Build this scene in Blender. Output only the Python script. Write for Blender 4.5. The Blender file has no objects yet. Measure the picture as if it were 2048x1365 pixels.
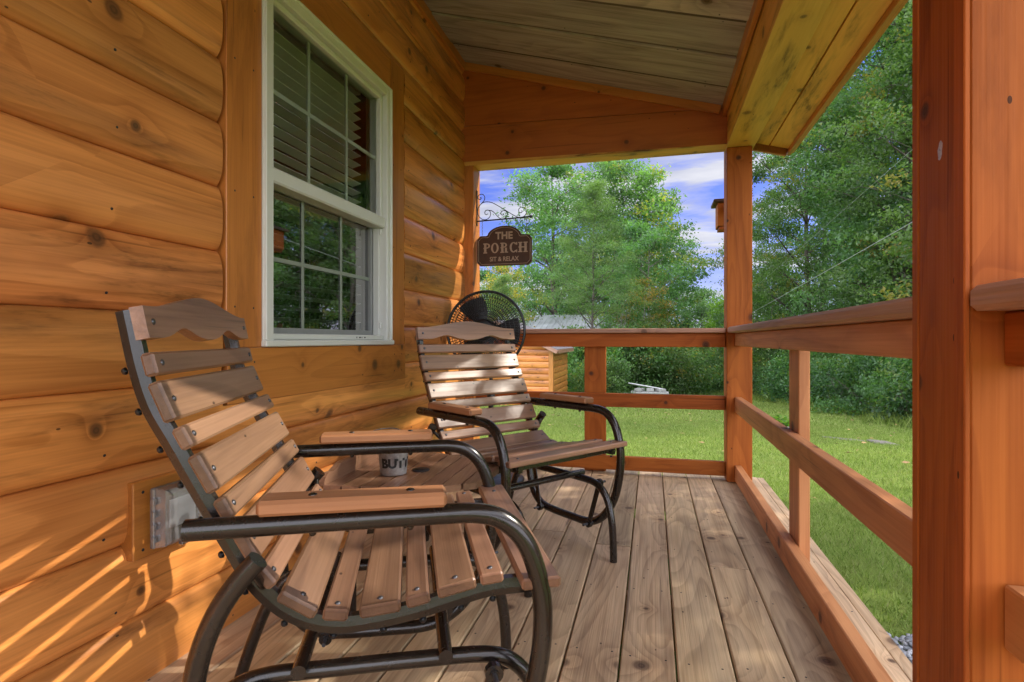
import bpy, math, random
import numpy as np
from mathutils import Vector, Matrix

rng = random.Random(7)
nrng = np.random.default_rng(11)
scene = bpy.context.scene
col = scene.collection
PI = math.pi

# ------------------------------------------------------------------ node helpers
class NT:
    def __init__(s, name):
        s.m = bpy.data.materials.new(name)
        s.m.use_nodes = True
        s.t = s.m.node_tree
        s.t.nodes.clear()
        s.out = s.t.nodes.new('ShaderNodeOutputMaterial')
    def n(s, typ, **kw):
        nd = s.t.nodes.new(typ)
        for k, v in kw.items():
            if k.startswith('i_'):
                key = k[2:]
                key = int(key) if key.isdigit() else key
                nd.inputs[key].default_value = v
            else:
                setattr(nd, k, v)
        return nd
    def l(s, a, b): s.t.links.new(a, b)
    def math(s, op, a, b=None, c=None, clamp=False):
        nd = s.t.nodes.new('ShaderNodeMath'); nd.operation = op; nd.use_clamp = clamp
        for i, v in enumerate((a, b, c)):
            if v is None: continue
            if isinstance(v, (int, float)): nd.inputs[i].default_value = v
            else: s.l(v, nd.inputs[i])
        return nd.outputs[0]
    def vmath(s, op, a, b=None):
        nd = s.t.nodes.new('ShaderNodeVectorMath'); nd.operation = op
        for i, v in enumerate((a, b)):
            if v is None: continue
            if isinstance(v, (tuple, list)): nd.inputs[i].default_value = v
            else: s.l(v, nd.inputs[i])
        return nd.outputs[0]
    def mix(s, fac, a, b, blend='MIX'):
        nd = s.t.nodes.new('ShaderNodeMix'); nd.data_type = 'RGBA'; nd.blend_type = blend
        for sock, v in ((nd.inputs[0], fac), (nd.inputs[6], a), (nd.inputs[7], b)):
            if isinstance(v, (int, float)): sock.default_value = v
            elif isinstance(v, (tuple, list)): sock.default_value = (*v[:3], 1)
            else: s.l(v, sock)
        return nd.outputs[2]
    def ramp(s, fac, stops, interp='LINEAR'):
        nd = s.t.nodes.new('ShaderNodeValToRGB'); cr = nd.color_ramp; cr.interpolation = interp
        while len(cr.elements) < len(stops): cr.elements.new(0.5)
        for e, (p, c) in zip(cr.elements, stops):
            e.position = p
            e.color = (c, c, c, 1) if isinstance(c, (int, float)) else (*c[:3], 1)
        s.l(fac, nd.inputs[0])
        return nd.outputs[0]
    def noise(s, vec, scale=1, detail=3, rough=.5, dist=0, dim='3D'):
        nd = s.t.nodes.new('ShaderNodeTexNoise'); nd.noise_dimensions = dim
        nd.inputs['Scale'].default_value = scale; nd.inputs['Detail'].default_value = detail
        nd.inputs['Roughness'].default_value = rough; nd.inputs['Distortion'].default_value = dist
        s.l(vec, nd.inputs['Vector'])
        return nd
    def attr(s, name):
        nd = s.t.nodes.new('ShaderNodeAttribute'); nd.attribute_name = name
        return nd
    def principled(s, **kw):
        nd = s.t.nodes.new('ShaderNodeBsdfPrincipled')
        s.l(nd.outputs[0], s.out.inputs[0])
        for k, v in kw.items():
            if isinstance(v, (int, float)): nd.inputs[k].default_value = v
            elif isinstance(v, tuple): nd.inputs[k].default_value = (*v[:3], 1)
            else: s.l(v, nd.inputs[k])
        return nd

def wood(name, light, dark, knotc=(.05, .02, .008), rough=.5, knots=1.0, grain=1.0, var=.25, figure=7.0, huev=.010, mould=.0, checks=.5,
         weather=0.0, wcol=(.3, .28, .26), stain=.35, spec=.4, bump=.25, nails=False, coat=0.0):
    """planed softwood: contour figure, fine grain, knots with halos, mould stains; coordinates per plank from attribute gc"""
    N = NT(name)
    gc = N.attr('gc').outputs['Vector']
    rnd = N.attr('rnd').outputs['Fac']
    # knots
    gs = N.n('ShaderNodeSeparateXYZ'); N.l(gc, gs.inputs[0])
    wob = N.noise(N.vmath('MULTIPLY', gc, (14.0, 14.0, 14.0)), 1.0, 1.0, .5).outputs['Fac']
    gcb = N.n('ShaderNodeCombineXYZ'); N.l(N.math('MULTIPLY', gs.outputs[0], 2.3), gcb.inputs[0])
    N.l(N.math('MULTIPLY', N.math('ADD', gs.outputs[1], gs.outputs[2]), 6.0), gcb.inputs[1])
    kv = gcb.outputs[0]
    vor = N.n('ShaderNodeTexVoronoi', voronoi_dimensions='2D', feature='F1'); vor.inputs['Scale'].default_value = 1.0
    N.l(kv, vor.inputs['Vector'])
    kd = N.vmath('MULTIPLY', N.vmath('SUBTRACT', kv, vor.outputs['Position']), (.435, .167, 0))   # metres
    kdist = N.n('ShaderNodeVectorMath', operation='LENGTH'); N.l(kd, kdist.inputs[0])
    kdist = kdist.outputs['Value']
    sep = N.n('ShaderNodeSeparateColor'); N.l(vor.outputs['Color'], sep.inputs[0])
    present = N.math('GREATER_THAN', sep.outputs[0], 1 - .42 * knots)
    ksize = N.math('MULTIPLY_ADD', sep.outputs[1], .020, .010)
    kn = N.math('MULTIPLY', N.math('DIVIDE', kdist, ksize), N.math('MULTIPLY_ADD', wob, .9, .6))
    kmask = N.math('MULTIPLY', N.math('SUBTRACT', 1.0, N.math('SMOOTH_MIN', N.math('POWER', kn, 3.0), 1.0, .2), None, True), present)
    halo = N.math('MULTIPLY', N.math('EXPONENT', N.math('MULTIPLY', kn, -.55)), present)
    # figure
    fv = N.vmath('MULTIPLY', gc, (.55, 5.0, 5.0))
    n1 = N.noise(fv, 1.0, 1.0, .45, .3).outputs['Fac']
    n1 = N.math('MULTIPLY_ADD', halo, .22, n1)
    w = N.math('FRACT', N.math('MULTIPLY', n1, figure * 2.2))
    w = N.math('MULTIPLY', N.math('POWER', w, 2.6), N.math('SUBTRACT', 1.0, N.math('POWER', w, 24.0)))
    fine = N.noise(N.vmath('MULTIPLY', gc, (3.0, 190.0, 190.0)), 1.0, 1.5, .6).outputs['Fac']
    mid = N.noise(N.vmath('MULTIPLY', gc, (1.6, 26.0, 26.0)), 1.0, 2.0, .6).outputs['Fac']
    fac = N.math('ADD', N.math('MULTIPLY', w, .42 * grain), N.math('ADD', N.math('MULTIPLY_ADD', fine, .55 * grain, -.27 * grain), N.math('MULTIPLY_ADD', mid, .9 * grain, -.42 * grain)))
    fac = N.math('ADD', fac, .12, None, True)
    base = N.mix(fac, light, dark)
    # plank to plank
    v = N.math('MULTIPLY_ADD', rnd, var * 1.6, 1 - var * .8)
    hsv = N.n('ShaderNodeHueSaturation')
    hsv.inputs['Saturation'].default_value = 1.0
    N.l(base, hsv.inputs['Color']); N.l(v, hsv.inputs['Value'])
    N.l(N.math('MULTIPLY_ADD', N.math('FRACT', N.math('MULTIPLY', rnd, 7.31)), huev, .5 - huev / 2), hsv.inputs['Hue'])
    c = hsv.outputs[0]
    # broad stains
    st = N.noise(N.vmath('MULTIPLY', gc, (1.1, 7.0, 7.0)), 1.0, 4.0, .65, .4).outputs['Fac']
    stm = N.ramp(st, [(.50, 0.0), (.72, 1.0)])
    c = N.mix(N.math('MULTIPLY', stm, stain), c, N.mix(1.0, c, (.38, .32, .30), 'MULTIPLY'))
    if mould:
        mv = N.noise(N.vmath('MULTIPLY', gc, (5.5, 34.0, 34.0)), 1.0, 4.0, .75).outputs['Fac']
        mm = N.math('MULTIPLY', N.ramp(mv, [(.50, 0.0), (.66, 1.0)]), N.ramp(st, [(.50, 0.0), (.64, 1.0)]))
        c = N.mix(N.math('MULTIPLY', mm, mould), c, N.mix(1.0, c, (.22, .18, .17), 'MULTIPLY'))
    if checks:
        cv_ = N.noise(N.vmath('MULTIPLY', gc, (1.5, 75.0, 75.0)), 1.0, 1.0, .5).outputs['Fac']
        ck = N.math('MULTIPLY', N.ramp(cv_, [(.70, 0.0), (.74, 1.0)]), N.ramp(mid, [(.45, 0.0), (.6, 1.0)]))
        c = N.mix(N.math('MULTIPLY', ck, checks), c, N.mix(1.0, c, (.25, .2, .17), 'MULTIPLY'))
    if weather:
        wn = N.noise(N.vmath('MULTIPLY', gc, (1.3, 14.0, 14.0)), 1.0, 5.0, .7).outputs['Fac']
        wm = N.ramp(wn, [(.3, 0.15), (.7, 1.0)])
        streak = N.mix(fine, wcol, tuple(x * .55 for x in wcol))
        c = N.mix(N.math('MULTIPLY', wm, weather), c, streak)
    c = N.mix(N.math('MULTIPLY', halo, .55), c, N.mix(1.0, c, (.5, .36, .28), 'MULTIPLY'))
    kring = N.math('MULTIPLY_ADD', N.math('SINE', N.math('MULTIPLY', kn, 16.0)), .35, .6)
    c = N.mix(N.math('MULTIPLY', kmask, .92), c, N.mix(kring, knotc, tuple(x * 2.6 for x in knotc)))
    c = N.mix(N.math('MULTIPLY', N.attr('eg').outputs['Fac'], .8), c, N.mix(1.0, c, (.42, .36, .32), 'MULTIPLY'))
    # small specks
    sv = N.n('ShaderNodeTexVoronoi', voronoi_dimensions='3D', feature='F1'); sv.inputs['Scale'].default_value = 1.0
    N.l(N.vmath('MULTIPLY', gc, (13.0, 26.0, 26.0)), sv.inputs['Vector'])
    ssep = N.n('ShaderNodeSeparateColor'); N.l(sv.outputs['Color'], ssep.inputs[0])
    sm = N.math('MULTIPLY', N.math('LESS_THAN', sv.outputs['Distance'], .075), N.math('GREATER_THAN', ssep.outputs[0], .9))
    c = N.mix(N.math('MULTIPLY', sm, .8), c, (.02, .01, .006))
    bs = N.n('ShaderNodeBump'); bs.inputs['Strength'].default_value = bump; bs.inputs['Distance'].default_value = .0025
    hgt = N.math('MULTIPLY_ADD', mid, .6, fine)
    N.l(hgt, bs.inputs['Height'])
    r = N.math('MULTIPLY_ADD', fine, .22, rough - .11)
    p = N.principled(**{'Base Color': c, 'Roughness': r, 'Specular IOR Level': spec})
    N.l(bs.outputs[0], p.inputs['Normal'])
    if coat:
        p.inputs['Coat Weight'].default_value = coat; p.inputs['Coat Roughness'].default_value = .25
    return N.m

def plain(name, c, rough=.5, metal=0.0, spec=.5, noise_amt=.15, nscale=20, bump=0.0, coat=0.0):
    N = NT(name)
    tc = N.n('ShaderNodeTexCoord').outputs['Object']
    nz = N.noise(tc, nscale, 4, .6).outputs['Fac']
    cc = N.mix(nz, tuple(x * (1 - noise_amt * 1.6) for x in c), tuple(min(1, x * (1 + noise_amt)) for x in c))
    p = N.principled(**{'Base Color': cc, 'Metallic': metal, 'Specular IOR Level': spec})
    N.l(N.math('MULTIPLY_ADD', nz, .25, rough - .12), p.inputs['Roughness'])
    if coat:
        p.inputs['Coat Weight'].default_value = coat; p.inputs['Coat Roughness'].default_value = .15
    if bump:
        b = N.n('ShaderNodeBump'); b.inputs['Strength'].default_value = bump; b.inputs['Distance'].default_value = .004
        N.l(nz, b.inputs['Height']); N.l(b.outputs[0], p.inputs['Normal'])
    return N.m

def leafmat(name, c_lo, c_hi, c_alt=None, alt=.0, trans=.45):
    N = NT(name)
    rnd = N.attr('rnd').outputs['Fac']
    oi = N.n('ShaderNodeObjectInfo').outputs['Random']
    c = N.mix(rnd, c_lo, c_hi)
    if c_alt:
        cl = N.attr('gc').outputs['Vector']
        s = N.n('ShaderNodeSeparateXYZ'); N.l(cl, s.inputs[0])
        m = N.math('GREATER_THAN', N.math('ADD', s.outputs[0], N.math('MULTIPLY', rnd, .25)), 1.12 - alt)
        c = N.mix(N.math('MULTIPLY', m, .8), c, c_alt)
    hs = N.n('ShaderNodeHueSaturation'); N.l(c, hs.inputs['Color'])
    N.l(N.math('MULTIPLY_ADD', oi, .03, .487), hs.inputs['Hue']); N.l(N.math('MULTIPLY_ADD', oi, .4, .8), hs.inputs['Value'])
    c = hs.outputs[0]
    d = N.n('ShaderNodeBsdfPrincipled'); N.l(c, d.inputs['Base Color']); d.inputs['Roughness'].default_value = .42; d.inputs['Specular IOR Level'].default_value = .42
    t = N.n('ShaderNodeBsdfTranslucent')
    N.l(N.mix(1.0, c, (1.5, 1.9, .6), 'MULTIPLY'), t.inputs[0])
    mx = N.n('ShaderNodeMixShader'); mx.inputs[0].default_value = trans
    N.l(d.outputs[0], mx.inputs[1]); N.l(t.outputs[0], mx.inputs[2]); N.l(mx.outputs[0], N.out.inputs[0])
    return N.m

# ------------------------------------------------------------------ mesh builder
class MB:
    def __init__(s):
        s.v = []; s.f = []; s.gc = []; s.rnd = []; s.mi = []; s.sm = []; s.eg = []
    def _add(s, verts, faces, gcs, rnd=None, mi=0, smooth=False, eg=None):
        o = len(s.v)
        s.v += [tuple(v) for v in verts]; s.gc += [tuple(g) for g in gcs]
        r = rng.random() if rnd is None else rnd
        s.rnd += [r] * len(verts); s.eg += eg if eg is not None else [0.0] * len(verts)
        s.f += [tuple(i + o for i in f) for f in faces]
        s.mi += [mi] * len(faces); s.sm += [smooth] * len(faces)
    def box(s, c, size, grain=0, R=None, ch=.002, mi=0, rnd=None):
        """chamfered box; c centre, size full extents in local axes, R 3x3 rotation, grain = local axis of the grain"""
        h = [x / 2 for x in size]; ch = min(ch, min(h) * .45)
        R = R or Matrix.Identity(3); c = Vector(c)
        vs = {}; verts = []; loc = []; eg = []
        for sx in (-1, 1):
            for sy in (-1, 1):
                for sz in (-1, 1):
                    for a in range(3):
                        p = [sx * (h[0] - ch), sy * (h[1] - ch), sz * (h[2] - ch)]
                        p[a] = (sx, sy, sz)[a] * h[a]
                        vs[(sx, sy, sz, a)] = len(verts); verts.append(c + R @ Vector(p)); loc.append(p); eg.append(1.0 if a == grain else 0.0)
        F = []
        def q(*k): F.append(tuple(vs[x] for x in k))
        for a in range(3):
            b, d = (a + 1) % 3, (a + 2) % 3
            for sa in (-1, 1):
                ks = []
                for sb, sd in ((-1, -1), (1, -1), (1, 1), (-1, 1)):
                    k = [0, 0, 0]; k[a] = sa; k[b] = sb; k[d] = sd; ks.append((*k, a))
                if sa < 0: ks.reverse()
                q(*ks)
            for sb in (-1, 1):
                for sd in (-1, 1):
                    k0 = [0, 0, 0]; k0[a] = -1; k0[b] = sb; k0[d] = sd; k1 = list(k0); k1[a] = 1
                    ks = [(*k0, b), (*k1, b), (*k1, d), (*k0, d)]
                    if sb * sd > 0: ks.reverse()
                    q(*ks)
        for sx in (-1, 1):
            for sy in (-1, 1):
                for sz in (-1, 1):
                    ks = [(sx, sy, sz, 0), (sx, sy, sz, 1), (sx, sy, sz, 2)]
                    if sx * sy * sz < 0: ks.reverse()
                    q(*ks)
        o = (rng.uniform(0, 60), rng.uniform(0, 60), rng.uniform(0, 60)); g = grain
        gcs = [(p[g] + o[0], p[(g + 1) % 3] + o[1], p[(g + 2) % 3] + o[2]) for p in loc]
        s._add(verts, F, gcs, rnd, mi, eg=eg)
        return s
    def bx(s, x0, x1, y0, y1, z0, z1, grain=0, **k):
        return s.box(((x0 + x1) / 2, (y0 + y1) / 2, (z0 + z1) / 2), (abs(x1 - x0), abs(y1 - y0), abs(z1 - z0)), grain, **k)
    def tube(s, pts, rad, seg=12, cap=True, mi=0, closed=False, rnd=None):
        P = [Vector(p) for p in pts]; n = len(P)
        rad = [rad] * n if isinstance(rad, (int, float)) else rad
        verts = []; gcs = []; up = None
        L = 0; o = rng.uniform(0, 50)
        for i in range(n):
            if closed: t = (P[(i + 1) % n] - P[i - 1]).normalized()
            else: t = (P[min(i + 1, n - 1)] - P[max(i - 1, 0)]).normalized()
            if up is None:
                up = t.orthogonal().normalized()
            else:
                up = (up - t * up.dot(t)).normalized()
            b = t.cross(up)
            if i: L += (P[i] - P[i - 1]).length
            for k in range(seg):
                a = 2 * PI * k / seg
                verts.append(P[i] + (up * math.cos(a) + b * math.sin(a)) * rad[i])
                gcs.append((L + o, math.cos(a) * rad[i] + o, math.sin(a) * rad[i]))
        F = []
        for i in range(n if closed else n - 1):
            j = (i + 1) % n
            for k in range(seg):
                k2 = (k + 1) % seg
                F.append((i * seg + k, i * seg + k2, j * seg + k2, j * seg + k))
        s._add(verts, F, gcs, rnd, mi, True)
        if cap and not closed:
            for i, fl in ((0, True), (n - 1, False)):
                ring = verts[i * seg:(i + 1) * seg]
                if fl: ring = ring[::-1]
                s._add(ring, [tuple(range(seg))], [(v.x, v.y, v.z) for v in ring], rnd, mi)
        return s
    def lathe(s, prof, seg=24, M=None, mi=0, smooth=True, close=False):
        M = M or Matrix.Identity(4); verts = []; F = []; n = len(prof)
        for r, z in prof:
            for k in range(seg):
                a = 2 * PI * k / seg
                verts.append(M @ Vector((r * math.cos(a), r * math.sin(a), z)))
        for i in range(n - 1):
            for k in range(seg):
                k2 = (k + 1) % seg
                F.append((i * seg + k, i * seg + k2, (i + 1) * seg + k2, (i + 1) * seg + k))
        s._add(verts, F, [tuple(v) for v in verts], None, mi, smooth)
        return s
    def dome(s, p, nrm, r, h, mi=0, seg=8):
        nrm = Vector(nrm).normalized(); q = nrm.to_track_quat('Z', 'Y').to_matrix().to_4x4(); q.translation = Vector(p)
        return s.lathe([(r, -.0005), (r, h * .25), (r * .8, h * .7), (r * .4, h * .95), (.0001, h)], seg, q, mi)
    def prism(s, outline, d, M=None, grain=0, mi=0, rnd=None):
        """outline: 2-D points (ccw) extruded from 0 to d along local z; M 4x4"""
        M = M or Matrix.Identity(4); n = len(outline)
        loc = [(x, y, 0) for x, y in outline] + [(x, y, d) for x, y in outline]
        verts = [M @ Vector(p) for p in loc]
        F = [tuple(range(n - 1, -1, -1)), tuple(range(n, 2 * n))]
        o = (rng.uniform(0, 60), rng.uniform(0, 60), rng.uniform(0, 60))
        gcs = [(p[grain] + o[0], p[(grain + 1) % 3] + o[1], p[(grain + 2) % 3] + o[2]) for p in loc]
        F += [(i, (i + 1) % n, (i + 1) % n + n, i + n) for i in range(n)]
        s._add(verts, F, gcs, rnd, mi)
        return s
    def build(s, name, mats, parent=None, loc=None):
        me = bpy.data.meshes.new(name)
        v = s.v
        if loc is not None:
            L = Vector(loc); v = [tuple(Vector(p) - L) for p in v]
        me.from_pydata(v, [], s.f)
        for m in (mats if isinstance(mats, (list, tuple)) else [mats]): me.materials.append(m)
        me.polygons.foreach_set('material_index', s.mi)
        me.polygons.foreach_set('use_smooth', s.sm)
        a = me.attributes.new('gc', 'FLOAT_VECTOR', 'POINT'); a.data.foreach_set('vector', np.array(s.gc, np.float32).ravel())
        b = me.attributes.new('rnd', 'FLOAT', 'POINT'); b.data.foreach_set('value', np.array(s.rnd, np.float32))
        e_ = me.attributes.new('eg', 'FLOAT', 'POINT'); e_.data.foreach_set('value', np.array(s.eg, np.float32))
        me.update()
        o = bpy.data.objects.new(name, me); col.objects.link(o)
        if parent is not None: o.parent = parent
        if loc is not None: o.location = loc
        return o

def tag(o, label=None, cat=None, group=None, kind=None):
    if label: o['label'] = label
    if cat: o['category'] = cat
    if group: o['group'] = group
    if kind: o['kind'] = kind
    return o
def empty(name, loc=(0, 0, 0), rz=0, **k):
    o = bpy.data.objects.new(name, None); col.objects.link(o); o.location = loc; o.rotation_euler = (0, 0, rz)
    o.empty_display_size = .1
    return tag(o, **k)
def copy_tree(o, parent=None):
    c = o.copy(); col.objects.link(c)
    if parent is not None: c.parent = parent
    for ch in list(o.children): copy_tree(ch, c)
    return c
def spline(pts, n=8, closed=False):
    P = [Vector(p) for p in pts]; out = []; m = len(P)
    for i in range(m if closed else m - 1):
        if closed: a, b, c, d = P[i - 1], P[i], P[(i + 1) % m], P[(i + 2) % m]
        else: a, b, c, d = P[max(i - 1, 0)], P[i], P[i + 1], P[min(i + 2, m - 1)]
        for k in range(n):
            t = k / n
            out.append(.5 * ((2 * b) + (c - a) * t + (2 * a - 5 * b + 4 * c - d) * t * t + (3 * b - a - 3 * c + d) * t ** 3))
    if not closed: out.append(P[-1])
    return out
def text_mesh(body, size, extrude=.001, bold=0.0, align='CENTER', spacing=1.0):
    cu = bpy.data.curves.new('lettering', 'FONT'); cu.body = body; cu.size = size; cu.extrude = extrude; cu.offset = bold
    cu.align_x = align; cu.align_y = 'CENTER'; cu.space_character = spacing; cu.resolution_u = 4
    ob = bpy.data.objects.new('lettering', cu); col.objects.link(ob)
    bpy.context.view_layer.update()
    me = bpy.data.meshes.new_from_object(ob.evaluated_get(bpy.context.evaluated_depsgraph_get()))
    bpy.data.objects.remove(ob); bpy.data.curves.remove(cu)
    return me

# ------------------------------------------------------------------ materials
M = {}
M['log'] = wood('log_siding_wood', (.72, .285, .074), (.34, .100, .018), knotc=(.05, .02, .008), rough=.34, var=.32, figure=4.0, grain=1.15, stain=.7, mould=.7, bump=.14, coat=.3, knots=1.35)
M['trim'] = wood('stained_trim_wood', (.56, .205, .042), (.34, .105, .018), knotc=(.05, .02, .008), rough=.38, var=.18, figure=5, grain=.95, bump=.12, stain=.4, mould=.3, coat=.2, knots=1.2)
M['gable'] = wood('gable_board_wood', (.46, .135, .024), (.29, .07, .012), knotc=(.045, .015, .006), rough=.4, var=.14, figure=4, grain=.8, bump=.1, stain=.4, knots=1.3)
M['beam'] = wood('beam_board_wood', (.82, .45, .11), (.62, .30, .06), knotc=(.10, .05, .015), rough=.45, var=.16, figure=4, grain=.75, stain=.7, mould=1.0, bump=.12)
M['post'] = wood('post_wood', (.40, .115, .021), (.22, .052, .009), knotc=(.030, .013, .008), rough=.55, var=.16, figure=4, grain=1.2, bump=.2, stain=.5, mould=.25, knots=1.5, spec=.14, checks=.9)
M['rail'] = wood('rail_wood', (.60, .265, .105), (.36, .13, .045), knotc=(.05, .022, .012), rough=.52, var=.14, figure=4, grain=1.2, bump=.25, stain=.35, knots=1.4, spec=.3)
M['cap'] = wood('weathered_cap_wood', (.46, .225, .13), (.24, .10, .055), knotc=(.06, .03, .02), rough=.55, var=.12, figure=6, grain=1.3, bump=.7, stain=.3, weather=.35, wcol=(.55, .42, .35), checks=.9)
M['deck'] = wood('weathered_deck_wood', (.64, .455, .265), (.24, .14, .07), knotc=(.05, .03, .02), rough=.6, var=.34, figure=8, grain=1.25, weather=.36, wcol=(.58, .49, .37), bump=.5, knots=1.0, stain=.6, spec=.3, huev=.014, checks=.9)
M['ceiling'] = wood('barn_board_wood', (.55, .48, .43), (.13, .09, .068), knotc=(.05, .03, .015), rough=.75, var=.45, figure=6, grain=1.3, weather=.7, wcol=(.60, .56, .56), bump=.9, knots=.5, stain=.95, mould=.9, spec=.2, huev=.02, checks=1.0)
M['slat'] = wood('hardwood_slat', (.34, .185, .108), (.115, .055, .032), rough=.36, var=.34, figure=3, grain=1.0, knots=0.0, bump=.2, stain=.35, spec=.5, coat=.1, mould=.2)
M['pad'] = wood('armrest_wood', (.40, .18, .085), (.24, .09, .04), rough=.4, var=.12, figure=3, grain=.9, knots=0, bump=.15, stain=.2)
M['gap_shade'] = wood('gap_shade_wood', (.13, .10, .085), (.035, .025, .02), rough=.8, var=.4, figure=5, grain=1.0, knots=0, stain=.8, weather=.3, wcol=(.22, .20, .19), bump=.6, spec=.15)
def tubemat():
    N = NT('bronze_powder_coat'); tc = N.n('ShaderNodeTexCoord').outputs['Object']
    a = N.noise(tc, 70, 4, .65).outputs['Fac']; b = N.noise(tc, 24, 5, .8).outputs['Fac']; d = N.noise(tc, 6, 3, .6).outputs['Fac']
    c = N.mix(a, (.011, .008, .006), (.024, .017, .013))
    chip = N.math('MULTIPLY', N.ramp(b, [(.735, 0.0), (.755, 1.0)]), N.ramp(d, [(.5, 0.0), (.56, 1.0)]))
    c = N.mix(N.math('MULTIPLY', chip, .8), c, (.42, .40, .37))
    dust = N.ramp(d, [(.45, 0.0), (.75, .14)])
    c = N.mix(dust, c, (.085, .07, .058))
    p = N.principled(**{'Base Color': c, 'Metallic': .3, 'Specular IOR Level': .6, 'Coat Weight': .3, 'Coat Roughness': .16})
    N.l(N.math('MULTIPLY_ADD', a, .20, .15), p.inputs['Roughness'])
    bp = N.n('ShaderNodeBump'); bp.inputs['Strength'].default_value = .12; bp.inputs['Distance'].default_value = .0012
    N.l(a, bp.inputs['Height']); N.l(bp.outputs[0], p.inputs['Normal'])
    return N.m
M['tube'] = tubemat()
M['steel'] = plain('bolt_steel', (.13, .13, .14), rough=.4, metal=.8)
M['black'] = plain('black_plastic', (.012, .012, .013), rough=.38, noise_amt=.2)
M['iron'] = plain('wrought_iron', (.015, .015, .018), rough=.5, noise_amt=.2)
M['hingeplastic'] = plain('cloudy_plastic', (.50, .51, .53), rough=.35, noise_amt=.05)
M['sap_glint'] = plain('painted_sap_glint', (.42, .36, .36), rough=.3, noise_amt=.3, nscale=200)
M['white'] = plain('white_vinyl', (.70, .71, .66), rough=.4, noise_amt=.05, nscale=6)
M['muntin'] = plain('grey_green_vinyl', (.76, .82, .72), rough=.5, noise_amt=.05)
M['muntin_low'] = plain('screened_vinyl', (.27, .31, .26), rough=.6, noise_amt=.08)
M['blind'] = plain('blind_slat_vinyl', (.92, .92, .84), rough=.5, noise_amt=.06)
M['screenframe'] = plain('grey_screen_frame', (.28, .29, .28), rough=.5)
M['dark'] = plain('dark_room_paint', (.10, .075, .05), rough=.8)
M['sign'] = plain('sign_board_brown', (.075, .034, .022), rough=.6, noise_amt=.3, nscale=35)
M['signtext'] = plain('sign_lettering_tan', (.46, .34, .26), rough=.7, noise_amt=.2, nscale=60)
M['bark'] = plain('tree_bark', (.12, .10, .085), rough=.9, noise_amt=.5, nscale=9, bump=.6)
M['bark_pale'] = plain('pale_tree_bark', (.25, .22, .19), rough=.9, noise_amt=.4, nscale=9, bump=.6)
M['metalroof'] = plain('barn_roof_metal', (.46, .47, .50), rough=.5, metal=.2, noise_amt=.35, nscale=1.3)
M['barnwall'] = plain('barn_wall_wood', (.10, .085, .07), rough=.9, noise_amt=.4, nscale=3)
M['shingle'] = plain('roof_shingle', (.22, .20, .20), rough=.9, noise_amt=.4, nscale=20)
M['concrete'] = plain('old_concrete', (.36, .36, .34), rough=.9, noise_amt=.25, nscale=5, bump=.4)
M['stone'] = plain('field_stone', (.15, .14, .115), rough=.9, noise_amt=.35, nscale=14, bump=.8)
M['pole'] = plain('utility_pole_wood', (.24, .17, .12), rough=.9, noise_amt=.3)
M['greymetal'] = plain('grey_metal', (.5, .5, .5), rough=.4, metal=.6)
M['cable'] = plain('cable_sheath', (.32, .34, .34), rough=.5)

def galv():
    N = NT('galvanised_steel'); tc = N.n('ShaderNodeTexCoord').outputs['Object']
    a = N.noise(tc, 38, 5, .7, .6).outputs['Fac']; b = N.noise(tc, 9, 4, .6).outputs['Fac']
    c = N.ramp(a, [(.3, (.26, .25, .24)), (.55, (.46, .46, .46)), (.75, (.62, .62, .63))])
    c = N.mix(N.ramp(b, [(.5, 0.0), (.72, .55)]), c, (.22, .15, .10))
    p = N.principled(**{'Base Color': c, 'Metallic': .55})
    N.l(N.math('MULTIPLY_ADD', a, .3, .35), p.inputs['Roughness'])
    return N.m
M['galv'] = galv()

def glass(name, refl=.12, tint=(.9, .95, .92), rough=0.0):
    N = NT(name)
    fr = N.n('ShaderNodeFresnel'); fr.inputs[0].default_value = 1.52
    f = N.math('MULTIPLY_ADD', fr.outputs[0], 1.3, refl, True)
    t = N.n('ShaderNodeBsdfTransparent'); t.inputs[0].default_value = (*tint, 1)
    g = N.n('ShaderNodeBsdfGlossy'); g.inputs['Roughness'].default_value = rough
    mx = N.n('ShaderNodeMixShader'); N.l(f, mx.inputs[0]); N.l(t.outputs[0], mx.inputs[1]); N.l(g.outputs[0], mx.inputs[2])
    N.l(mx.outputs[0], N.out.inputs[0])
    return N.m
M['glass'] = glass('window_glass', .03, (.96, .98, .96))
M['glass_low'] = glass('screened_glass', .36, (.50, .53, .51))
M['clear'] = glass('clear_polycarbonate', .25, (.80, .82, .85), .2)
_t = M['clear'].node_tree; _o = [n for n in _t.nodes if n.type == 'OUTPUT_MATERIAL'][0]; _m = [n for n in _t.nodes if n.type == 'MIX_SHADER'][0]
_d = _t.nodes.new('ShaderNodeBsdfDiffuse'); _d.inputs[0].default_value = (.62, .63, .66, 1); _x = _t.nodes.new('ShaderNodeMixShader'); _x.inputs[0].default_value = .13
_t.links.new(_m.outputs[0], _x.inputs[1]); _t.links.new(_d.outputs[0], _x.inputs[2]); _t.links.new(_x.outputs[0], _o.inputs[0])

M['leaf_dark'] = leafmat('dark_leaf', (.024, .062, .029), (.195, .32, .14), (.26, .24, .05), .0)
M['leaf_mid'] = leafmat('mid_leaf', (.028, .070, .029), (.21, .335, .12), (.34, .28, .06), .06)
M['leaf_locust'] = leafmat('locust_leaf', (.065, .13, .055), (.225, .325, .135), trans=.45)
M['leaf_autumn'] = leafmat('autumn_leaf', (.07, .12, .04), (.20, .22, .07), (.42, .22, .05), .33, trans=.5)
M['leaf_far'] = leafmat('distant_leaf', (.065, .13, .075), (.13, .20, .10))
M['leaf_bright'] = leafmat('bright_leaf', (.10, .22, .03), (.19, .34, .05), trans=.4)
M['leaf_shrub'] = leafmat('shrub_leaf', (.020, .056, .027), (.15, .27, .11), (.16, .22, .05), .08)

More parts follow.
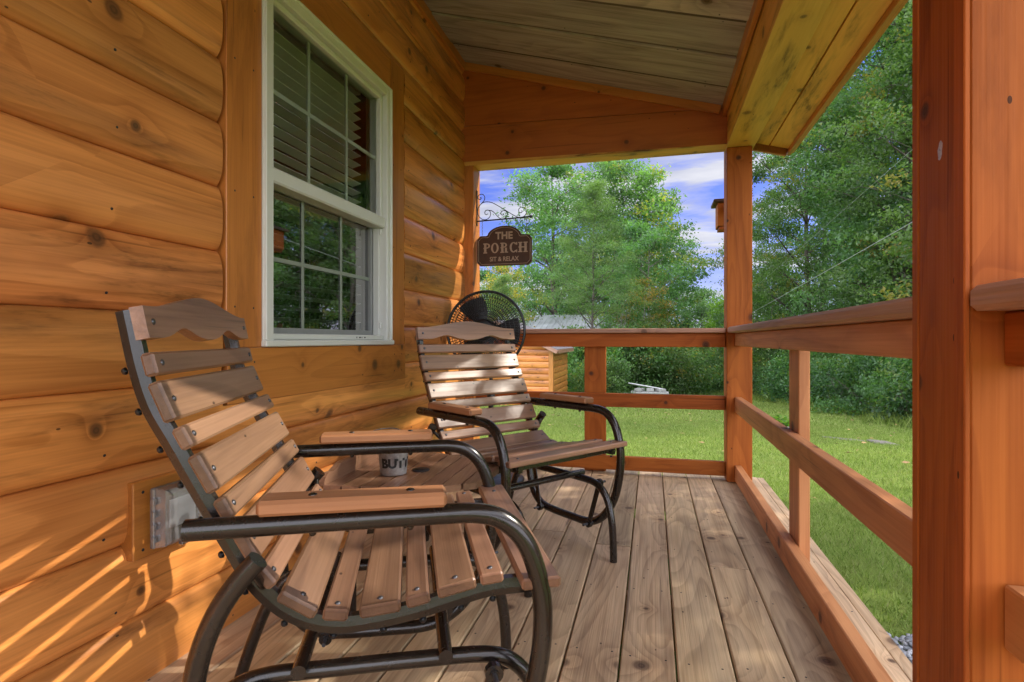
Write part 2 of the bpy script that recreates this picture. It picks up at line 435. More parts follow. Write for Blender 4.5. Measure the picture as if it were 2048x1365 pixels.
def lawnmat():
    N = NT('lawn_ground'); tc = N.n('ShaderNodeTexCoord').outputs['Object']
    a = N.noise(tc, .45, 4, .6).outputs['Fac']; b = N.noise(tc, 5, 5, .7).outputs['Fac']; d = N.noise(tc, 60, 3, .7).outputs['Fac']
    c = N.mix(a, (.20, .27, .055), (.27, .34, .075))
    c = N.mix(N.ramp(b, [(.5, 0.0), (.8, .6)]), c, (.16, .17, .05))
    c = N.mix(d, N.mix(1.0, c, (.5, .55, .5), 'MULTIPLY'), c)
    p = N.principled(**{'Base Color': c, 'Roughness': .9, 'Specular IOR Level': .15})
    bb = N.n('ShaderNodeBump'); bb.inputs['Strength'].default_value = .8; bb.inputs['Distance'].default_value = .03
    N.l(d, bb.inputs['Height']); N.l(bb.outputs[0], p.inputs['Normal'])
    return N.m
M['lawn'] = lawnmat()
def grassmat():
    N = NT('grass_blade'); rnd = N.attr('rnd').outputs['Fac']
    c = N.ramp(rnd, [(0, (.15, .22, .045)), (.55, (.33, .41, .105)), (.9, (.41, .48, .14)), (1, (.44, .39, .19))])
    tc = N.n('ShaderNodeTexCoord').outputs['Object']
    a = N.noise(tc, .5, 3, .6).outputs['Fac']
    c = N.mix(N.math('MULTIPLY_ADD', a, 1.6, -.5, True), N.mix(1.0, c, (.66, .72, .8), 'MULTIPLY'), c)
    b_ = N.noise(tc, 2.6, 4, .7).outputs['Fac']
    c = N.mix(N.ramp(b_, [(.52, 0.0), (.70, .7)]), c, (.30, .31, .11))
    d = N.n('ShaderNodeBsdfDiffuse'); N.l(c, d.inputs[0])
    t = N.n('ShaderNodeBsdfTranslucent'); N.l(N.mix(1.0, c, (1.2, 1.35, .7), 'MULTIPLY'), t.inputs[0])
    mx = N.n('ShaderNodeMixShader'); mx.inputs[0].default_value = .35
    N.l(d.outputs[0], mx.inputs[1]); N.l(t.outputs[0], mx.inputs[2]); N.l(mx.outputs[0], N.out.inputs[0])
    return N.m
M['grass'] = grassmat()
M['gravel'] = plain('gravel_stone', (.34, .35, .38), rough=.85, noise_amt=.5, nscale=30)

# ------------------------------------------------------------------ setting: lawn
def gz(x, y):
    z = -.45 - .055 * np.maximum(0, y - 3.5) + .0009 * np.maximum(0, y - 26) ** 2
    z = np.where(y > 56.5, -.45 - .055 * 53 + .0009 * 30.5 ** 2, z)
    return z + .03 * np.sin(x * .9 + .3) * np.sin(y * .7)
def ground():
    xs = np.concatenate([np.linspace(-400, -30, 10)[:-1], np.linspace(-30, 40, 71), np.linspace(40, 400, 10)[1:]])
    ys = np.concatenate([np.linspace(-200, -8, 8)[:-1], np.linspace(-8, 60, 86), np.linspace(60, 600, 12)[1:]])
    X, Y = np.meshgrid(xs, ys); Z = gz(X, Y)
    nx, ny = len(xs), len(ys)
    v = np.stack([X, Y, Z], -1).reshape(-1, 3)
    f = [(j * nx + i, j * nx + i + 1, (j + 1) * nx + i + 1, (j + 1) * nx + i) for j in range(ny - 1) for i in range(nx - 1)]
    me = bpy.data.meshes.new('lawn'); me.from_pydata(v.tolist(), [], f); me.materials.append(M['lawn'])
    me.polygons.foreach_set('use_smooth', [True] * len(f))
    o = bpy.data.objects.new('lawn', me); col.objects.link(o); tag(o, 'mown green lawn sloping away from the porch', 'lawn', kind='structure')
ground()

def soup(name, V, F, rnd, gcv, mat, parent=None):
    me = bpy.data.meshes.new(name)
    nv, nf = len(V), len(F); k = F.shape[1]
    me.vertices.add(nv); me.vertices.foreach_set('co', V.astype(np.float32).ravel())
    me.loops.add(nf * k); me.loops.foreach_set('vertex_index', F.astype(np.int32).ravel())
    me.polygons.add(nf); me.polygons.foreach_set('loop_start', np.arange(0, nf * k, k, dtype=np.int32))
    me.update(calc_edges=True)
    a = me.attributes.new('rnd', 'FLOAT', 'POINT'); a.data.foreach_set('value', rnd.astype(np.float32))
    if gcv is not None:
        b = me.attributes.new('gc', 'FLOAT_VECTOR', 'POINT'); b.data.foreach_set('vector', gcv.astype(np.float32).ravel())
    me.materials.append(mat)
    o = bpy.data.objects.new(name, me); col.objects.link(o)
    if parent is not None: o.parent = parent
    return o

def grass():
    parts = []
    def field(n, x0, x1, y0, y1, hmin, hmax, w, keep=None):
        x = nrng.uniform(x0, x1, n); y = nrng.uniform(y0, y1, n)
        if keep is not None:
            k = keep(x, y); x = x[k]; y = y[k]
        n = len(x); z = gz(x, y)
        a = nrng.uniform(0, 2 * PI, n); h = nrng.uniform(hmin, hmax, n); lean = nrng.uniform(.2, 1.0, n) * h
        b = nrng.uniform(0, 2 * PI, n)
        base = np.stack([x, y, z], -1)
        sd = np.stack([np.cos(a), np.sin(a), 0 * a], -1) * (w * nrng.uniform(.6, 1.3, n))[:, None]
        tip = base + np.stack([np.cos(b) * lean, np.sin(b) * lean, h], -1)
        parts.append((np.stack([base - sd, base + sd, tip], 1).reshape(-1, 3), np.repeat(nrng.random(n), 3)))
    vis = lambda x, y: (x > -.42 * y + .2) & (x < .43 * y + .6)
    near = lambda x, y: (x > .75) & (x < .48 * y + 1.0) & ~((x < 1.1 + .1 * np.sin(y * 9)) & (y < 2.60 + .05 * np.sin(x * 30)))
    field(70000, .7, 4.0, 1.4, 6.2, .018, .045, .0032, near)
    field(60000, -1.5, .8, 3.75, 7.0, .018, .045, .0036)
    field(140000, -4.5, 6, 6, 13, .02, .05, .0055, vis)
    field(90000, -8, 9, 13, 27, .025, .065, .011, vis)
    V = np.concatenate([p[0] for p in parts]); R = np.concatenate([p[1] for p in parts])
    F = np.arange(len(V)).reshape(-1, 3)
    o = soup('grass', V, F, R, None, M['grass']); tag(o, 'short green grass blades covering the lawn', 'grass', kind='stuff')
    # rough taller grass along the wood edge and under the far shrubs
    parts.clear()
    edge = lambda x, y: ((x > 4.9 - .03 * (y - 14) + .35 * np.sin(y * 1.7)) & (x < 8)) | ((y > 22.5) & (x < 4.8))
    field(42000, -5, 8, 12, 27, .10, .32, .012, edge)
    V = np.concatenate([p[0] for p in parts]); R = np.concatenate([p[1] for p in parts]) * .75
    o = soup('tall_grass', V, np.arange(len(V)).reshape(-1, 3), R, None, M['grass']); tag(o, 'unmown taller grass fringing the wood and shrubs', 'tall grass', kind='stuff')
grass()

def gravel():
    mb_v = []; mb_f = []; R = []; o = 0
    ico = [(0, 0, 1), (.89, 0, .45), (.28, .85, .45), (-.72, .53, .45), (-.72, -.53, .45), (.28, -.85, .45), (.72, .53, -.45), (-.28, .85, -.45), (-.89, 0, -.45), (-.28, -.85, -.45), (.72, -.53, -.45), (0, 0, -1)]
    fi = [(0, 1, 2), (0, 2, 3), (0, 3, 4), (0, 4, 5), (0, 5, 1), (1, 6, 2), (2, 7, 3), (3, 8, 4), (4, 9, 5), (5, 10, 1), (6, 7, 2), (7, 8, 3), (8, 9, 4), (9, 10, 5), (10, 6, 1), (6, 11, 7), (7, 11, 8), (8, 11, 9), (9, 11, 10), (10, 11, 6)]
    ico = np.array(ico); fi = np.array(fi)
    for i in range(5200):
        x = rng.uniform(.62, 1.12); y = rng.uniform(.4, 2.66)
        s = np.array([rng.uniform(.009, .022), rng.uniform(.008, .018), rng.uniform(.005, .011)])
        a = rng.uniform(0, 6.28); t = rng.uniform(-.5, .5)
        v = ico * s * nrng.uniform(.75, 1.2, (12, 1))
        Rm = np.array([[math.cos(a), -math.sin(a), 0], [math.sin(a), math.cos(a), 0], [0, 0, 1]]) @ np.array([[1, 0, 0], [0, math.cos(t), -math.sin(t)], [0, math.sin(t), math.cos(t)]])
        v = v @ Rm.T + np.array([x, y, float(gz(np.array(x), np.array(y))) + .012 + rng.uniform(0, .02)])
        mb_v.append(v); mb_f.append(fi + o); o += 12; R += [rng.random()] * 12
    N = NT('gravel_mix'); r = N.attr('rnd').outputs['Fac']
    c = N.ramp(r, [(0, (.16, .17, .19)), (.5, (.30, .31, .34)), (1, (.52, .53, .55))])
    N.principled(**{'Base Color': c, 'Roughness': .85})
    ob = soup('gravel', np.concatenate(mb_v), np.concatenate(mb_f), np.array(R), None, N.m)
    tag(ob, 'grey gravel strip at the foot of the porch edge', 'gravel', kind='stuff')
gravel()

def litter():
    V = []; F = []; Rr = []; o = 0
    for i in range(260):
        x = rng.uniform(-4, 6); y = rng.uniform(2.0, 17)
        if y < 3.9: continue
        z = float(gz(np.array(x), np.array(y))) + rng.uniform(.035, .06)
        a = rng.uniform(0, 6.28); t = rng.uniform(-.6, .6); L = rng.uniform(.03, .06); W = L * rng.uniform(.5, .8)
        R = Matrix.Rotation(a, 3, 'Z') @ Matrix.Rotation(t, 3, 'X')
        for p in ((-L, 0, 0), (-.2 * L, -W * .6, .006), (L, 0, .004), (-.2 * L, W * .6, .006)): V.append(Vector((x, y, z)) + R @ Vector(p))
        F.append((o, o + 1, o + 2, o + 3)); o += 4; Rr += [rng.random()] * 4
    N = NT('fallen_leaf'); q = N.attr('rnd').outputs['Fac']
    N.principled(**{'Base Color': N.ramp(q, [(0, (.13, .07, .03)), (.5, (.28, .17, .07)), (1, (.42, .30, .10))]), 'Roughness': .8})
    ob = soup('fallen_leaves', np.array([tuple(v) for v in V]), np.array(F), np.array(Rr), None, N.m)
    tag(ob, 'scattered dry brown leaves lying on the lawn', 'fallen leaves', kind='stuff')
litter()

# ------------------------------------------------------------------ log cabin
cabin = empty('log_cabin', (-1.25, 1.0, 0), label='honey stained log cabin wall and porch roof with white window', cat='cabin')
def cpart(mb, name, mats, parent=None):
    o = mb.build(name, mats)
    o.parent = parent or cabin
    if parent is None: o.location = (1.25, -1.0, 0)
    return o
XS, BUL = -1.25, .030          # seam plane and bulge of a log
def logpiece(mb, y0, y1, z0, z1, c0, c1, rnd, off, axis='y', x0=XS, sgn=1, gap=.004):
    """one log siding course between y0 and y1, clipped to z0..z1 of course c0..c1"""
    n = 20; zs = [z0 + (z1 - z0) * (.5 - .5 * math.cos(PI * i / n)) for i in range(n + 1)]
    prof = []
    for z in zs:
        t = (z - c0) / (c1 - c0)
        b = BUL * max(0, 1 - abs(2 * t - 1) ** 2.8) ** .5
        prof.append((x0 + sgn * b, z))
    ny = max(2, int((y1 - y0) / .25)); ys = [y0 + (y1 - y0) * i / ny for i in range(ny + 1)]
    V = []; G = []
    for y in ys:
        for x, z in prof:
            V.append((x, y, z) if axis == 'y' else (y, x, z)); G.append((y + off[0], (z - c0) + off[1], off[2]))
    k = n + 1; F = []
    for j in range(ny):
        for i in range(n):
            q = (j * k + i, j * k + i + 1, (j + 1) * k + i + 1, (j + 1) * k + i)
            F.append(q if (axis == 'y') == (sgn > 0) else q[::-1])
    mb._add(V, F, G, rnd, 0, True)
    # end caps
    for y in (y0, y1):
        ring = [(x, y, z) for x, z in prof] + [(x0 - sgn * .004, y, z1), (x0 - sgn * .004, y, z0)]
        if axis != 'y': ring = [(b, a, c) for a, b, c in ring]
        mb._add(ring, [tuple(range(len(ring)))], [(p[0] * 3 + off[0], p[2] * 3, off[2]) for p in ring], rnd * .6, 0)
CH = .19; ZB = .921 - 5 * CH
wall = MB()
TY0, TY1, TZ0, TZ1 = 1.352, 2.575, .655, 2.20
for k in range(-1, 16):
    c0 = ZB + k * CH; c1 = c0 + CH
    if c0 > 2.86: break
    z0, z1 = max(c0, -.25), c1
    off = (rng.uniform(0, 50), rng.uniform(0, 50), rng.uniform(0, 50)); r = rng.random()
    segs = []
    if c1 <= TZ0 or c0 >= TZ1: segs = [(-2.0, 3.5, z0, z1)]
    else:
        segs = [(-2.0, TY0, z0, z1), (TY1, 3.5, z0, z1)]
        if c0 < TZ0: segs.append((TY0, TY1, z0, TZ0))
        if c1 > TZ1: segs.append((TY0, TY1, TZ1, z1))
    for y0, y1, a, b in segs:
        o2 = off if y0 < 2.5 else (rng.uniform(0, 50), off[1], off[2])
        logpiece(wall, y0, y1, a, b, c0, c1, r if y0 < 2.5 else rng.random(), o2)
# backing, end wall and return of the house
bk = wall
bk.bx(XS - .06, XS - .003, -2.0, 1.50, -.3, 2.9, grain=1, rnd=.3)
bk.bx(XS - .06, XS - .003, 2.44, 3.58, -.3, 2.9, grain=1, rnd=.3)
bk.bx(XS - .06, XS - .003, 1.50, 2.44, -.3, .80, grain=1, rnd=.3)
bk.bx(XS - .06, XS - .003, 1.50, 2.44, 2.07, 2.9, grain=1, rnd=.3)
for k in range(-1, 15):
    c0 = ZB + k * CH
    logpiece(wall, -5.0, XS - .02, c0, c0 + CH, c0, c0 + CH, rng.random(), (rng.uniform(0, 50), rng.uniform(0, 50), 3), axis='x', x0=3.58, sgn=1)
# room behind the window
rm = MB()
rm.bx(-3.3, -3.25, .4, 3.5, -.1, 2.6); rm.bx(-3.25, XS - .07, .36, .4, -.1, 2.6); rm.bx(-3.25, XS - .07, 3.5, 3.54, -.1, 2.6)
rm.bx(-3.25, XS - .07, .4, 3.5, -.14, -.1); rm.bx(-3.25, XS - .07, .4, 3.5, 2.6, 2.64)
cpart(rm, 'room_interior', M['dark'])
# window trim boards
tr = MB(); TX0, TX1 = XS - .002, XS + .030
tr.bx(TX0, TX1, 1.366, 1.519, .826, 2.205, grain=2)
tr.bx(TX0, TX1, 2.417, 2.566, .826, 2.205, grain=2)
tr.bx(TX0, TX1 + .004, 1.366, 2.572, .656, .8255, grain=1)
tr.bx(TX0, TX1 - .002, 1.5195, 2.4165, 2.052, 2.203, grain=1)
cpart(tr, 'window_trim', M['trim'])
# window
W0, W1, WZ0, WZ1 = 1.52, 2.416, .827, 2.051
win = MB(); fx0, fx1 = XS - .075, XS + .038
fw = .048
win.bx(fx0, fx1, W0, W0 + fw, WZ0 + .012, WZ1, grain=2, ch=.004); win.bx(fx0, fx1, W1 - fw, W1, WZ0 + .012, WZ1, grain=2, ch=.004)
win.bx(fx0, fx1 - .001, W0 + fw, W1 - fw, WZ1 - fw, WZ1, grain=1, ch=.004)
win.bx(fx0, fx1 + .012, W0 - .004, W1 + .004, WZ0, WZ0 + .022, grain=1, ch=.004)
# nail flange step around the frame
win.bx(fx0 + .02, fx1 + .006, W0 + .002, W0 + .014, WZ0 + .022, WZ1 - .002, ch=.003); win.bx(fx0 + .02, fx1 + .006, W1 - .014, W1 - .002, WZ0 + .022, WZ1 - .002, ch=.003)
win.bx(fx0 + .02, fx1 + .006, W0 + .014, W1 - .014, WZ1 - .014, WZ1 - .002, ch=.003)
window = cpart(win, 'window', M['white'])
a0, a1 = W0 + fw, W1 - fw
MR = 1.398
def wpart(mb, name, mats):
    return cpart(mb, name, mats, window)
up = MB(); ux0, ux1 = XS - .045, XS + .016; b = .022
up.bx(ux0, ux1, a0, a0 + b, MR, WZ1 - fw, ch=.004); up.bx(ux0, ux1, a1 - b, a1, MR, WZ1 - fw, ch=.004)
up.bx(ux0, ux1, a0 + b, a1 - b, WZ1 - fw - b, WZ1 - fw, ch=.004); up.bx(ux0, ux1 + .012, a0, a1, MR - .022, MR + .03, ch=.006)
wpart(up, 'upper_sash', M['white'])
lo = MB(); lx0, lx1 = XS - .072, XS - .030; b2 = .030
lo.bx(lx0, lx1, a0, a0 + b2, WZ0 + .022, MR - .022); lo.bx(lx0, lx1, a1 - b2, a1, WZ0 + .022, MR - .022)
lo.bx(lx0, lx1, a0 + b2, a1 - b2, WZ0 + .022, WZ0 + .066)
wpart(lo, 'lower_sash', M['screenframe'])
sf = MB(); q0, q1 = XS - .028, XS + .002; b3 = .016
sf.bx(q0, q1, a0 + .001, a0 + b3, WZ0 + .044, MR - .022); sf.bx(q0, q1, a1 - b3, a1 - .001, WZ0 + .044, MR - .022)
sf.bx(q0, XS + .020, a0 + .001, a1 - .001, WZ0 + .0225, WZ0 + .044, ch=.004)
for zz in (WZ0 + .075, MR - .055):                     # latches of the screen
    sf.bx(q1, q1 + .01, a1 - .017, a1 - .004, zz, zz + .030, ch=.003)
for i, wd in enumerate((.006, .014, .004, .010)):      # maker's small marks on the bottom rail
    sf.bx(XS + .020, XS + .0206, 2.12 + i * .022, 2.12 + i * .022 + wd, WZ0 + .030, WZ0 + .036, mi=1, ch=.0001)
wpart(sf, 'screen_frame', [M['white'], M['black']])
mu = MB(); mx0, mx1 = XS - .022, XS - .014
gw = (a1 - a0) / 3
for i in (1, 2): mu.bx(mx0, mx1, a0 + gw * i - .008, a0 + gw * i + .008, MR + .03, WZ1 - fw - b)
zc = (MR + .03 + WZ1 - fw - b) / 2
mu.bx(mx0 + .001, mx1 + .001, a0 + b, a1 - b, zc - .008, zc + .008)
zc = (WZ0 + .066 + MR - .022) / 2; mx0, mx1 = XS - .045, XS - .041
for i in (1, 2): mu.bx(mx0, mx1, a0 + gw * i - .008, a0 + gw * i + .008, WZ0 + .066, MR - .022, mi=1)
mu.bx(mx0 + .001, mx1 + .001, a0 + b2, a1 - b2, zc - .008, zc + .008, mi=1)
wpart(mu, 'muntin', [M['muntin'], M['muntin_low']])
def pane(name, x, y0, y1, z0, z1, mat):
    p = MB(); p._add([(x, y0, z0), (x, y1, z0), (x, y1, z1), (x, y0, z1)], [(0, 1, 2, 3)], [(0, 0, 0)] * 4); wpart(p, name, mat)
pane('pane', XS - .008, a0 + b, a1 - b, MR + .03, WZ1 - fw - b, M['glass'])
pane('pane', XS - .046, a0 + b2, a1 - b2, WZ0 + .066, MR - .022, M['glass_low'])
bl = MB()
for i in range(27):
    z = .84 + i * .0435; R = Matrix.Rotation(math.radians(-13), 3, 'Y')
    bl.box((XS - .104, 1.935, z), (.047, .80, .0026), 1, R, ch=.0005)
bl.bx(XS - .15, XS - .085, 1.53, 2.34, 2.005, 2.06)
for y in (1.66, 1.94, 2.21): bl.tube([(XS - .084, y, .84), (XS - .084, y, 2.02)], .0012, 5)
wpart(bl, 'blind', M['blind'])

# porch ceiling: rough boards across, falling outwards
SL = (2.70 - 2.245) / 1.6
zc_at = lambda x: 2.245 + (.40 - x) * SL
ang = math.atan(SL)
Rc = Matrix.Rotation(ang, 3, 'Y')
ce = MB()
def cboard(mb, y0, y1, x0=-1.30, x1=.46, drop=0, th=.02, rnd=None):
    xm = (x0 + x1) / 2
    mb.box((xm, (y0 + y1) / 2, zc_at(xm) + th / 2 / math.cos(ang) - drop), ((x1 - x0) / math.cos(ang), y1 - y0, th), 0, Rc, ch=.003, rnd=rnd)
y = 3.52
edges = [3.52, 3.215, 2.895, 2.575, 2.26, 1.95, 1.63, 1.31, 1.0, .69, .37, .05, -.26, -.58, -.9, -1.22, -1.54]
for i in range(len(edges) - 1):
    g = (.034 if i % 4 == 0 else .018) if i % 2 == 0 else .009
    cboard(ce, edges[i + 1] + g, edges[i] - .002, drop=(.009 if i % 2 else 0))
    for xx in (-1.18, -.45, .30):
        for yy in (edges[i] - .03, edges[i + 1] + .04):
            ce.dome((xx + rng.uniform(-.02, .02), yy, zc_at(xx) - .001 - (.006 if i % 2 else 0)), (0, 0, -1), .0035, .003, mi=1, seg=6)
cpart(ce, 'porch_ceiling', [M['ceiling'], M['steel']])
gs_ = MB()
for i in range(1, len(edges) - 1):
    wv = .020 if i % 2 else .006
    cboard(gs_, edges[i] - .004, edges[i] + wv + .006, x0=-1.24, x1=.40, drop=-.0025 if i % 2 == 0 else .0015, th=.006)  # dark strips painted in for the shade of the gaps between ceiling boards
cpart(gs_, 'gap_shade_strip', M['gap_shade'])
cs = MB(); cboard(cs, -1.54, 3.50, x0=-1.7, x1=.62, drop=-.030, th=.012); cpart(cs, 'roof_underlay', M['barnwall'])
# trims of the ceiling
ct = MB()
xm = (-1.245 + .392) / 2
ct.box((xm, 3.485, zc_at(xm) - .026), (1.637 / math.cos(ang), .022, .050), 0, Rc, ch=.002)
ct.box((-1.222, .96, zc_at(-1.222) - .03), (.022, 5.03, .062), 1, None, ch=.002)
ct.box((.414, .97, zc_at(.414) - .026), (.024, 5.05, .064), 1, None, ch=.002)
cpart(ct, 'ceiling_trim', M['trim'])
# gable end board over the opening
gb = MB()
GY0, GY1 = 3.50, 3.535
def gable_piece(za0, zb0, za1, zb1, x0=-1.245, x1=.435):
    V = [(x0, GY0, za0), (x1, GY0, zb0), (x1, GY0, zb1), (x0, GY0, za1), (x0, GY1, za0), (x1, GY1, zb0), (x1, GY1, zb1), (x0, GY1, za1)]
    o = (rng.uniform(0, 50), rng.uniform(0, 50), rng.uniform(0, 50))
    gb._add(V, [(0, 1, 2, 3), (7, 6, 5, 4), (0, 4, 5, 1), (3, 2, 6, 7), (0, 3, 7, 4), (1, 5, 6, 2)], [(p[0] + o[0], p[2] + o[1], o[2]) for p in V])
gable_piece(2.045, 2.02, 2.282, 2.235)
gable_piece(2.286, 2.239, zc_at(-1.245) - .012, zc_at(.435) - .0)
cpart(gb, 'gable_board', M['gable'])
# end header underside and outer board
hd = MB()
hd.bx(-1.24, .432, 3.5005, 3.64, 2.018, 2.044, grain=0); hd.bx(-1.24, .432, 3.60, 3.638, 2.044, 2.30, grain=0)
cpart(hd, 'end_header', M['beam'])
# eave beam, soffit, fascia
be = MB()
be.bx(.430, .588, -1.5, 3.642, 2.0, 2.022, grain=1)
be.bx(.432, .460, -1.5, 3.640, 2.022, 2.30, grain=1); be.bx(.558, .586, -1.5, 3.640, 2.022, 2.24, grain=1)
cpart(be, 'eave_beam', M['beam'])
so = MB()
def slope_board(mb, x0, x1, z0, z1, y0, y1, th, **k):
    L = math.hypot(x1 - x0, z1 - z0); a = math.atan2(z0 - z1, x1 - x0)
    mb.box(((x0 + x1) / 2, (y0 + y1) / 2, (z0 + z1) / 2), (L, y1 - y0, th), 1, Matrix.Rotation(a, 3, 'Y'), **k)
slope_board(so, .590, .694, 2.078, 2.050, -1.5, 3.66, .016); slope_board(so, .700, .802, 2.048, 2.020, -1.5, 3.66, .016)
so.bx(.589, .80, -1.5, 3.655, 2.09, 2.10, grain=1); so.bx(.690, .705, -1.5, 3.661, 2.056, 2.089, grain=1)
cpart(so, 'soffit', M['beam'])
fa = MB()
fa.bx(.800, .822, -1.5, 3.70, 1.985, 2.055, grain=1); fa.bx(.823, .842, -1.5, 3.71, 2.0, 2.085, grain=1)
slope_board(fa, .588, .80, 2.068, 2.010, 3.662, 3.69, .075)
cpart(fa, 'fascia', M['trim'])
rf = MB()
xm = (-1.9 + .87) / 2
rf.box((xm, 1.08, zc_at(xm) + .10), (2.77 / math.cos(ang), 5.32, .05), 1, Rc, ch=.004)
cpart(rf, 'porch_roof', M['shingle'])
pi_ = MB()
pi_.bx(-1.255, -1.160, 3.502, 3.64, .0, 2.018, grain=2)
cpart(pi_, 'wall_post', M['trim'])
# caulk line of nails in the logs
na = wall
for k in range(0, 15):
    zz = ZB + k * CH + .045
    for yy in [-.2 + .406 * i for i in range(0, 10)]:
        if TY0 - .02 < yy < TY1 + .02 and TZ0 - .1 < zz < TZ1: continue
        t = .045 / CH; bb = BUL * (1 - abs(2 * t - 1) ** 2.8) ** .5
        na.dome((XS + bb, yy + rng.uniform(-.03, .03), zz + rng.uniform(-.008, .008)), (1, 0, -.25), .0036, .0015, mi=1, seg=6)
for yy in (1.40, 1.48, 2.45, 2.53):
    for zz in (.70, .78, .95, 1.3, 1.7, 2.1): na.dome((TX1 + .004 if zz < .8 else TX1, yy, zz), (1, 0, 0), .0035, .001, mi=1, seg=6)
cpart(wall, 'log_wall', [M['log'], M['iron']])

# ------------------------------------------------------------------ deck
deck = empty('porch_deck', (-.3, 1.5, 0), label='weathered grey brown plank deck floor of the porch', cat='deck')
dk = MB()
xs = [-1.245 + .145 * i for i in range(14)]
for i in range(13):
    x0, x1 = xs[i] + .0025, xs[i + 1] - .0025
    if i == 12: x1 = .625
    cut = {7: [2.31], 10: [2.19], 5: [2.42], 3: [1.1], 9: [.3], 8: [3.1 - 3.9], 1: [2.3]}.get(i, [])
    ys = [-2.0] + cut + [3.68]
    dz = rng.uniform(-.0018, .0)
    for a, b_ in zip(ys[:-1], ys[1:]):
        dk.bx(x0, x1, a + .001, b_ - .001, -.026, dz, grain=1, ch=.0035)
        for yy in [-.1, .3, .71, 1.11, 1.52, 1.93, 2.33, 2.74, 3.15, 3.55]:
            if a < yy < b_:
                for fx in (.18, .82):
                    dk.dome((x0 + (x1 - x0) * fx + rng.uniform(-.006, .006), yy + rng.uniform(-.01, .01), dz - .0006), (0, 0, 1), .0036, .0012, mi=1, seg=6)
o = dk.build('plank', [M['deck'], M['iron']]); o.parent = deck; o.location = (.3, -1.5, 0)
rb = MB()
rb.bx(.6265, .664, -2.0, 3.68, -.20, -.004, grain=1); rb.bx(-1.24, .6255, 3.642, 3.676, -.20, -.027, grain=0)
o = rb.build('rim_board', M['deck']); o.parent = deck; o.location = (.3, -1.5, 0)
sk = MB()
for yy in (.3, 1.11, 1.93, 2.74, 3.5): sk.bx(-1.24, .62, yy, yy + .038, -.20, -.027, grain=0)
o = sk.build('joist', M['rail']); o.parent = deck; o.location = (.3, -1.5, 0)
for yy in (-1.0, 1.0, 3.57):
    o = MB().bx(.5, .59, yy - .045, yy + .045, -.6, -.201, grain=2).build('support_post', M['rail']); o.parent = deck; o.location = (.3, -1.5, 0)

# ------------------------------------------------------------------ posts
def post(label, y0, y1, boxed):
    e = empty('porch_post', (.50, (y0 + y1) / 2, 0), label=label, cat='post', group='square posts carrying the porch eave')
    m = MB()
    if not boxed:
        m.bx(.430, .572, y0, y1, .0005, 1.999, grain=2, ch=.004)
    else:
        m.bx(.436, .572, y0 + .002, y1 - .002, .0005, 1.999, grain=2, ch=.003)
    o = m.build('post_core', M['post']); o.parent = e; o.location = -e.location
    if boxed:
        f = MB()
        f.bx(.4285, .4355, y1 - .021, y1, .0005, 1.998, grain=2, ch=.003)
        f.bx(.4300, .4356, y0 + .030, y1 - .0225, .0005, 1.998, grain=2, ch=.002)
        f.bx(.4280, .4355, y0, y0 + .0285, .0005, 1.998, grain=2, ch=.003)
        kn_ = MB(); kn_.prism([(.0065 * math.cos(a_ * PI / 8) * (1 + .2 * math.sin(2 * a_)), .014 * math.sin(a_ * PI / 8) + .004 * math.cos(a_ * PI / 8)) for a_ in range(16)], .0007, Matrix(((0, 0, -1, .4300), (-1, 0, 0, .985), (0, 1, 0, 1.142), (0, 0, 0, 1))))  # pale patch painted as the bright highlight of a glossy sap knot
        o = kn_.build('sap_highlight', M['sap_glint']); o.parent = e; o.location = -e.location
        o = f.build('face_board', M['post']); o.parent = e; o.location = -e.location
    return e
post('far corner porch post where the end and side railings meet', 3.50, 3.642, False)
post('near porch post of reddish boards at the right of the view', .914, 1.077, True)

# ------------------------------------------------------------------ railings
def railing(label, loc):
    return empty('porch_railing', loc, label=label, cat='railing', group='railings around the porch')
def rpart(e, name, mb, mat):
    o = mb.build(name, mat); o.parent = e; o.location = -e.location; return o
e = railing('far end railing behind the second chair, between cabin wall and corner post', (-.36, 3.58, 0))
rpart(e, 'cap_rail', MB().bx(-1.158, .428, 3.515, 3.635, .893, .921, grain=0, ch=.004), M['cap'])
rpart(e, 'top_rail', MB().bx(-1.158, .4285, 3.552, 3.590, .805, .892, grain=0, ch=.003), M['post'])
rpart(e, 'middle_rail', MB().bx(-1.158, .4285, 3.552, 3.590, .422, .508, grain=0, ch=.003), M['post'])
rpart(e, 'bottom_rail', MB().bx(-1.158, .4285, 3.552, 3.590, .022, .108, grain=0, ch=.003), M['post'])
rpart(e, 'middle_post', MB().bx(-.430, -.292, 3.5915, 3.630, .0005, .892, grain=2, ch=.003), M['post'])
e = railing('long side railing running along the lawn between the two posts', (.5, 2.3, 0))
rpart(e, 'cap_rail', MB().bx(.433, .578, 1.079, 3.499, .890, .926, grain=1, ch=.008), M['cap'])
rpart(e, 'top_rail', MB().bx(.474, .512, 1.0785, 3.4985, .814, .889, grain=1, ch=.003), M['rail'])
rpart(e, 'middle_rail', MB().bx(.474, .512, 1.0785, 3.4985, .420, .510, grain=1, ch=.003), M['rail'])
rpart(e, 'bottom_rail', MB().bx(.474, .512, 1.0785, 3.4985, .012, .104, grain=1, ch=.003), M['rail'])
rpart(e, 'middle_post', MB().bx(.5135, .5515, 2.19, 2.335, -.003, .889, grain=2, ch=.003), M['rail'])
e = railing('near railing section at the right edge, joining the near post', (.5, .0, 0))
rpart(e, 'cap_rail', MB().bx(.431, .578, -1.5, .9125, .890, .926, grain=1, ch=.008), M['cap'])
rpart(e, 'top_rail', MB().bx(.474, .512, -1.5, .9125, .814, .889, grain=1, ch=.003), M['post'])
rpart(e, 'middle_rail', MB().bx(.474, .512, -1.5, .9125, .420, .510, grain=1, ch=.003), M['rail'])
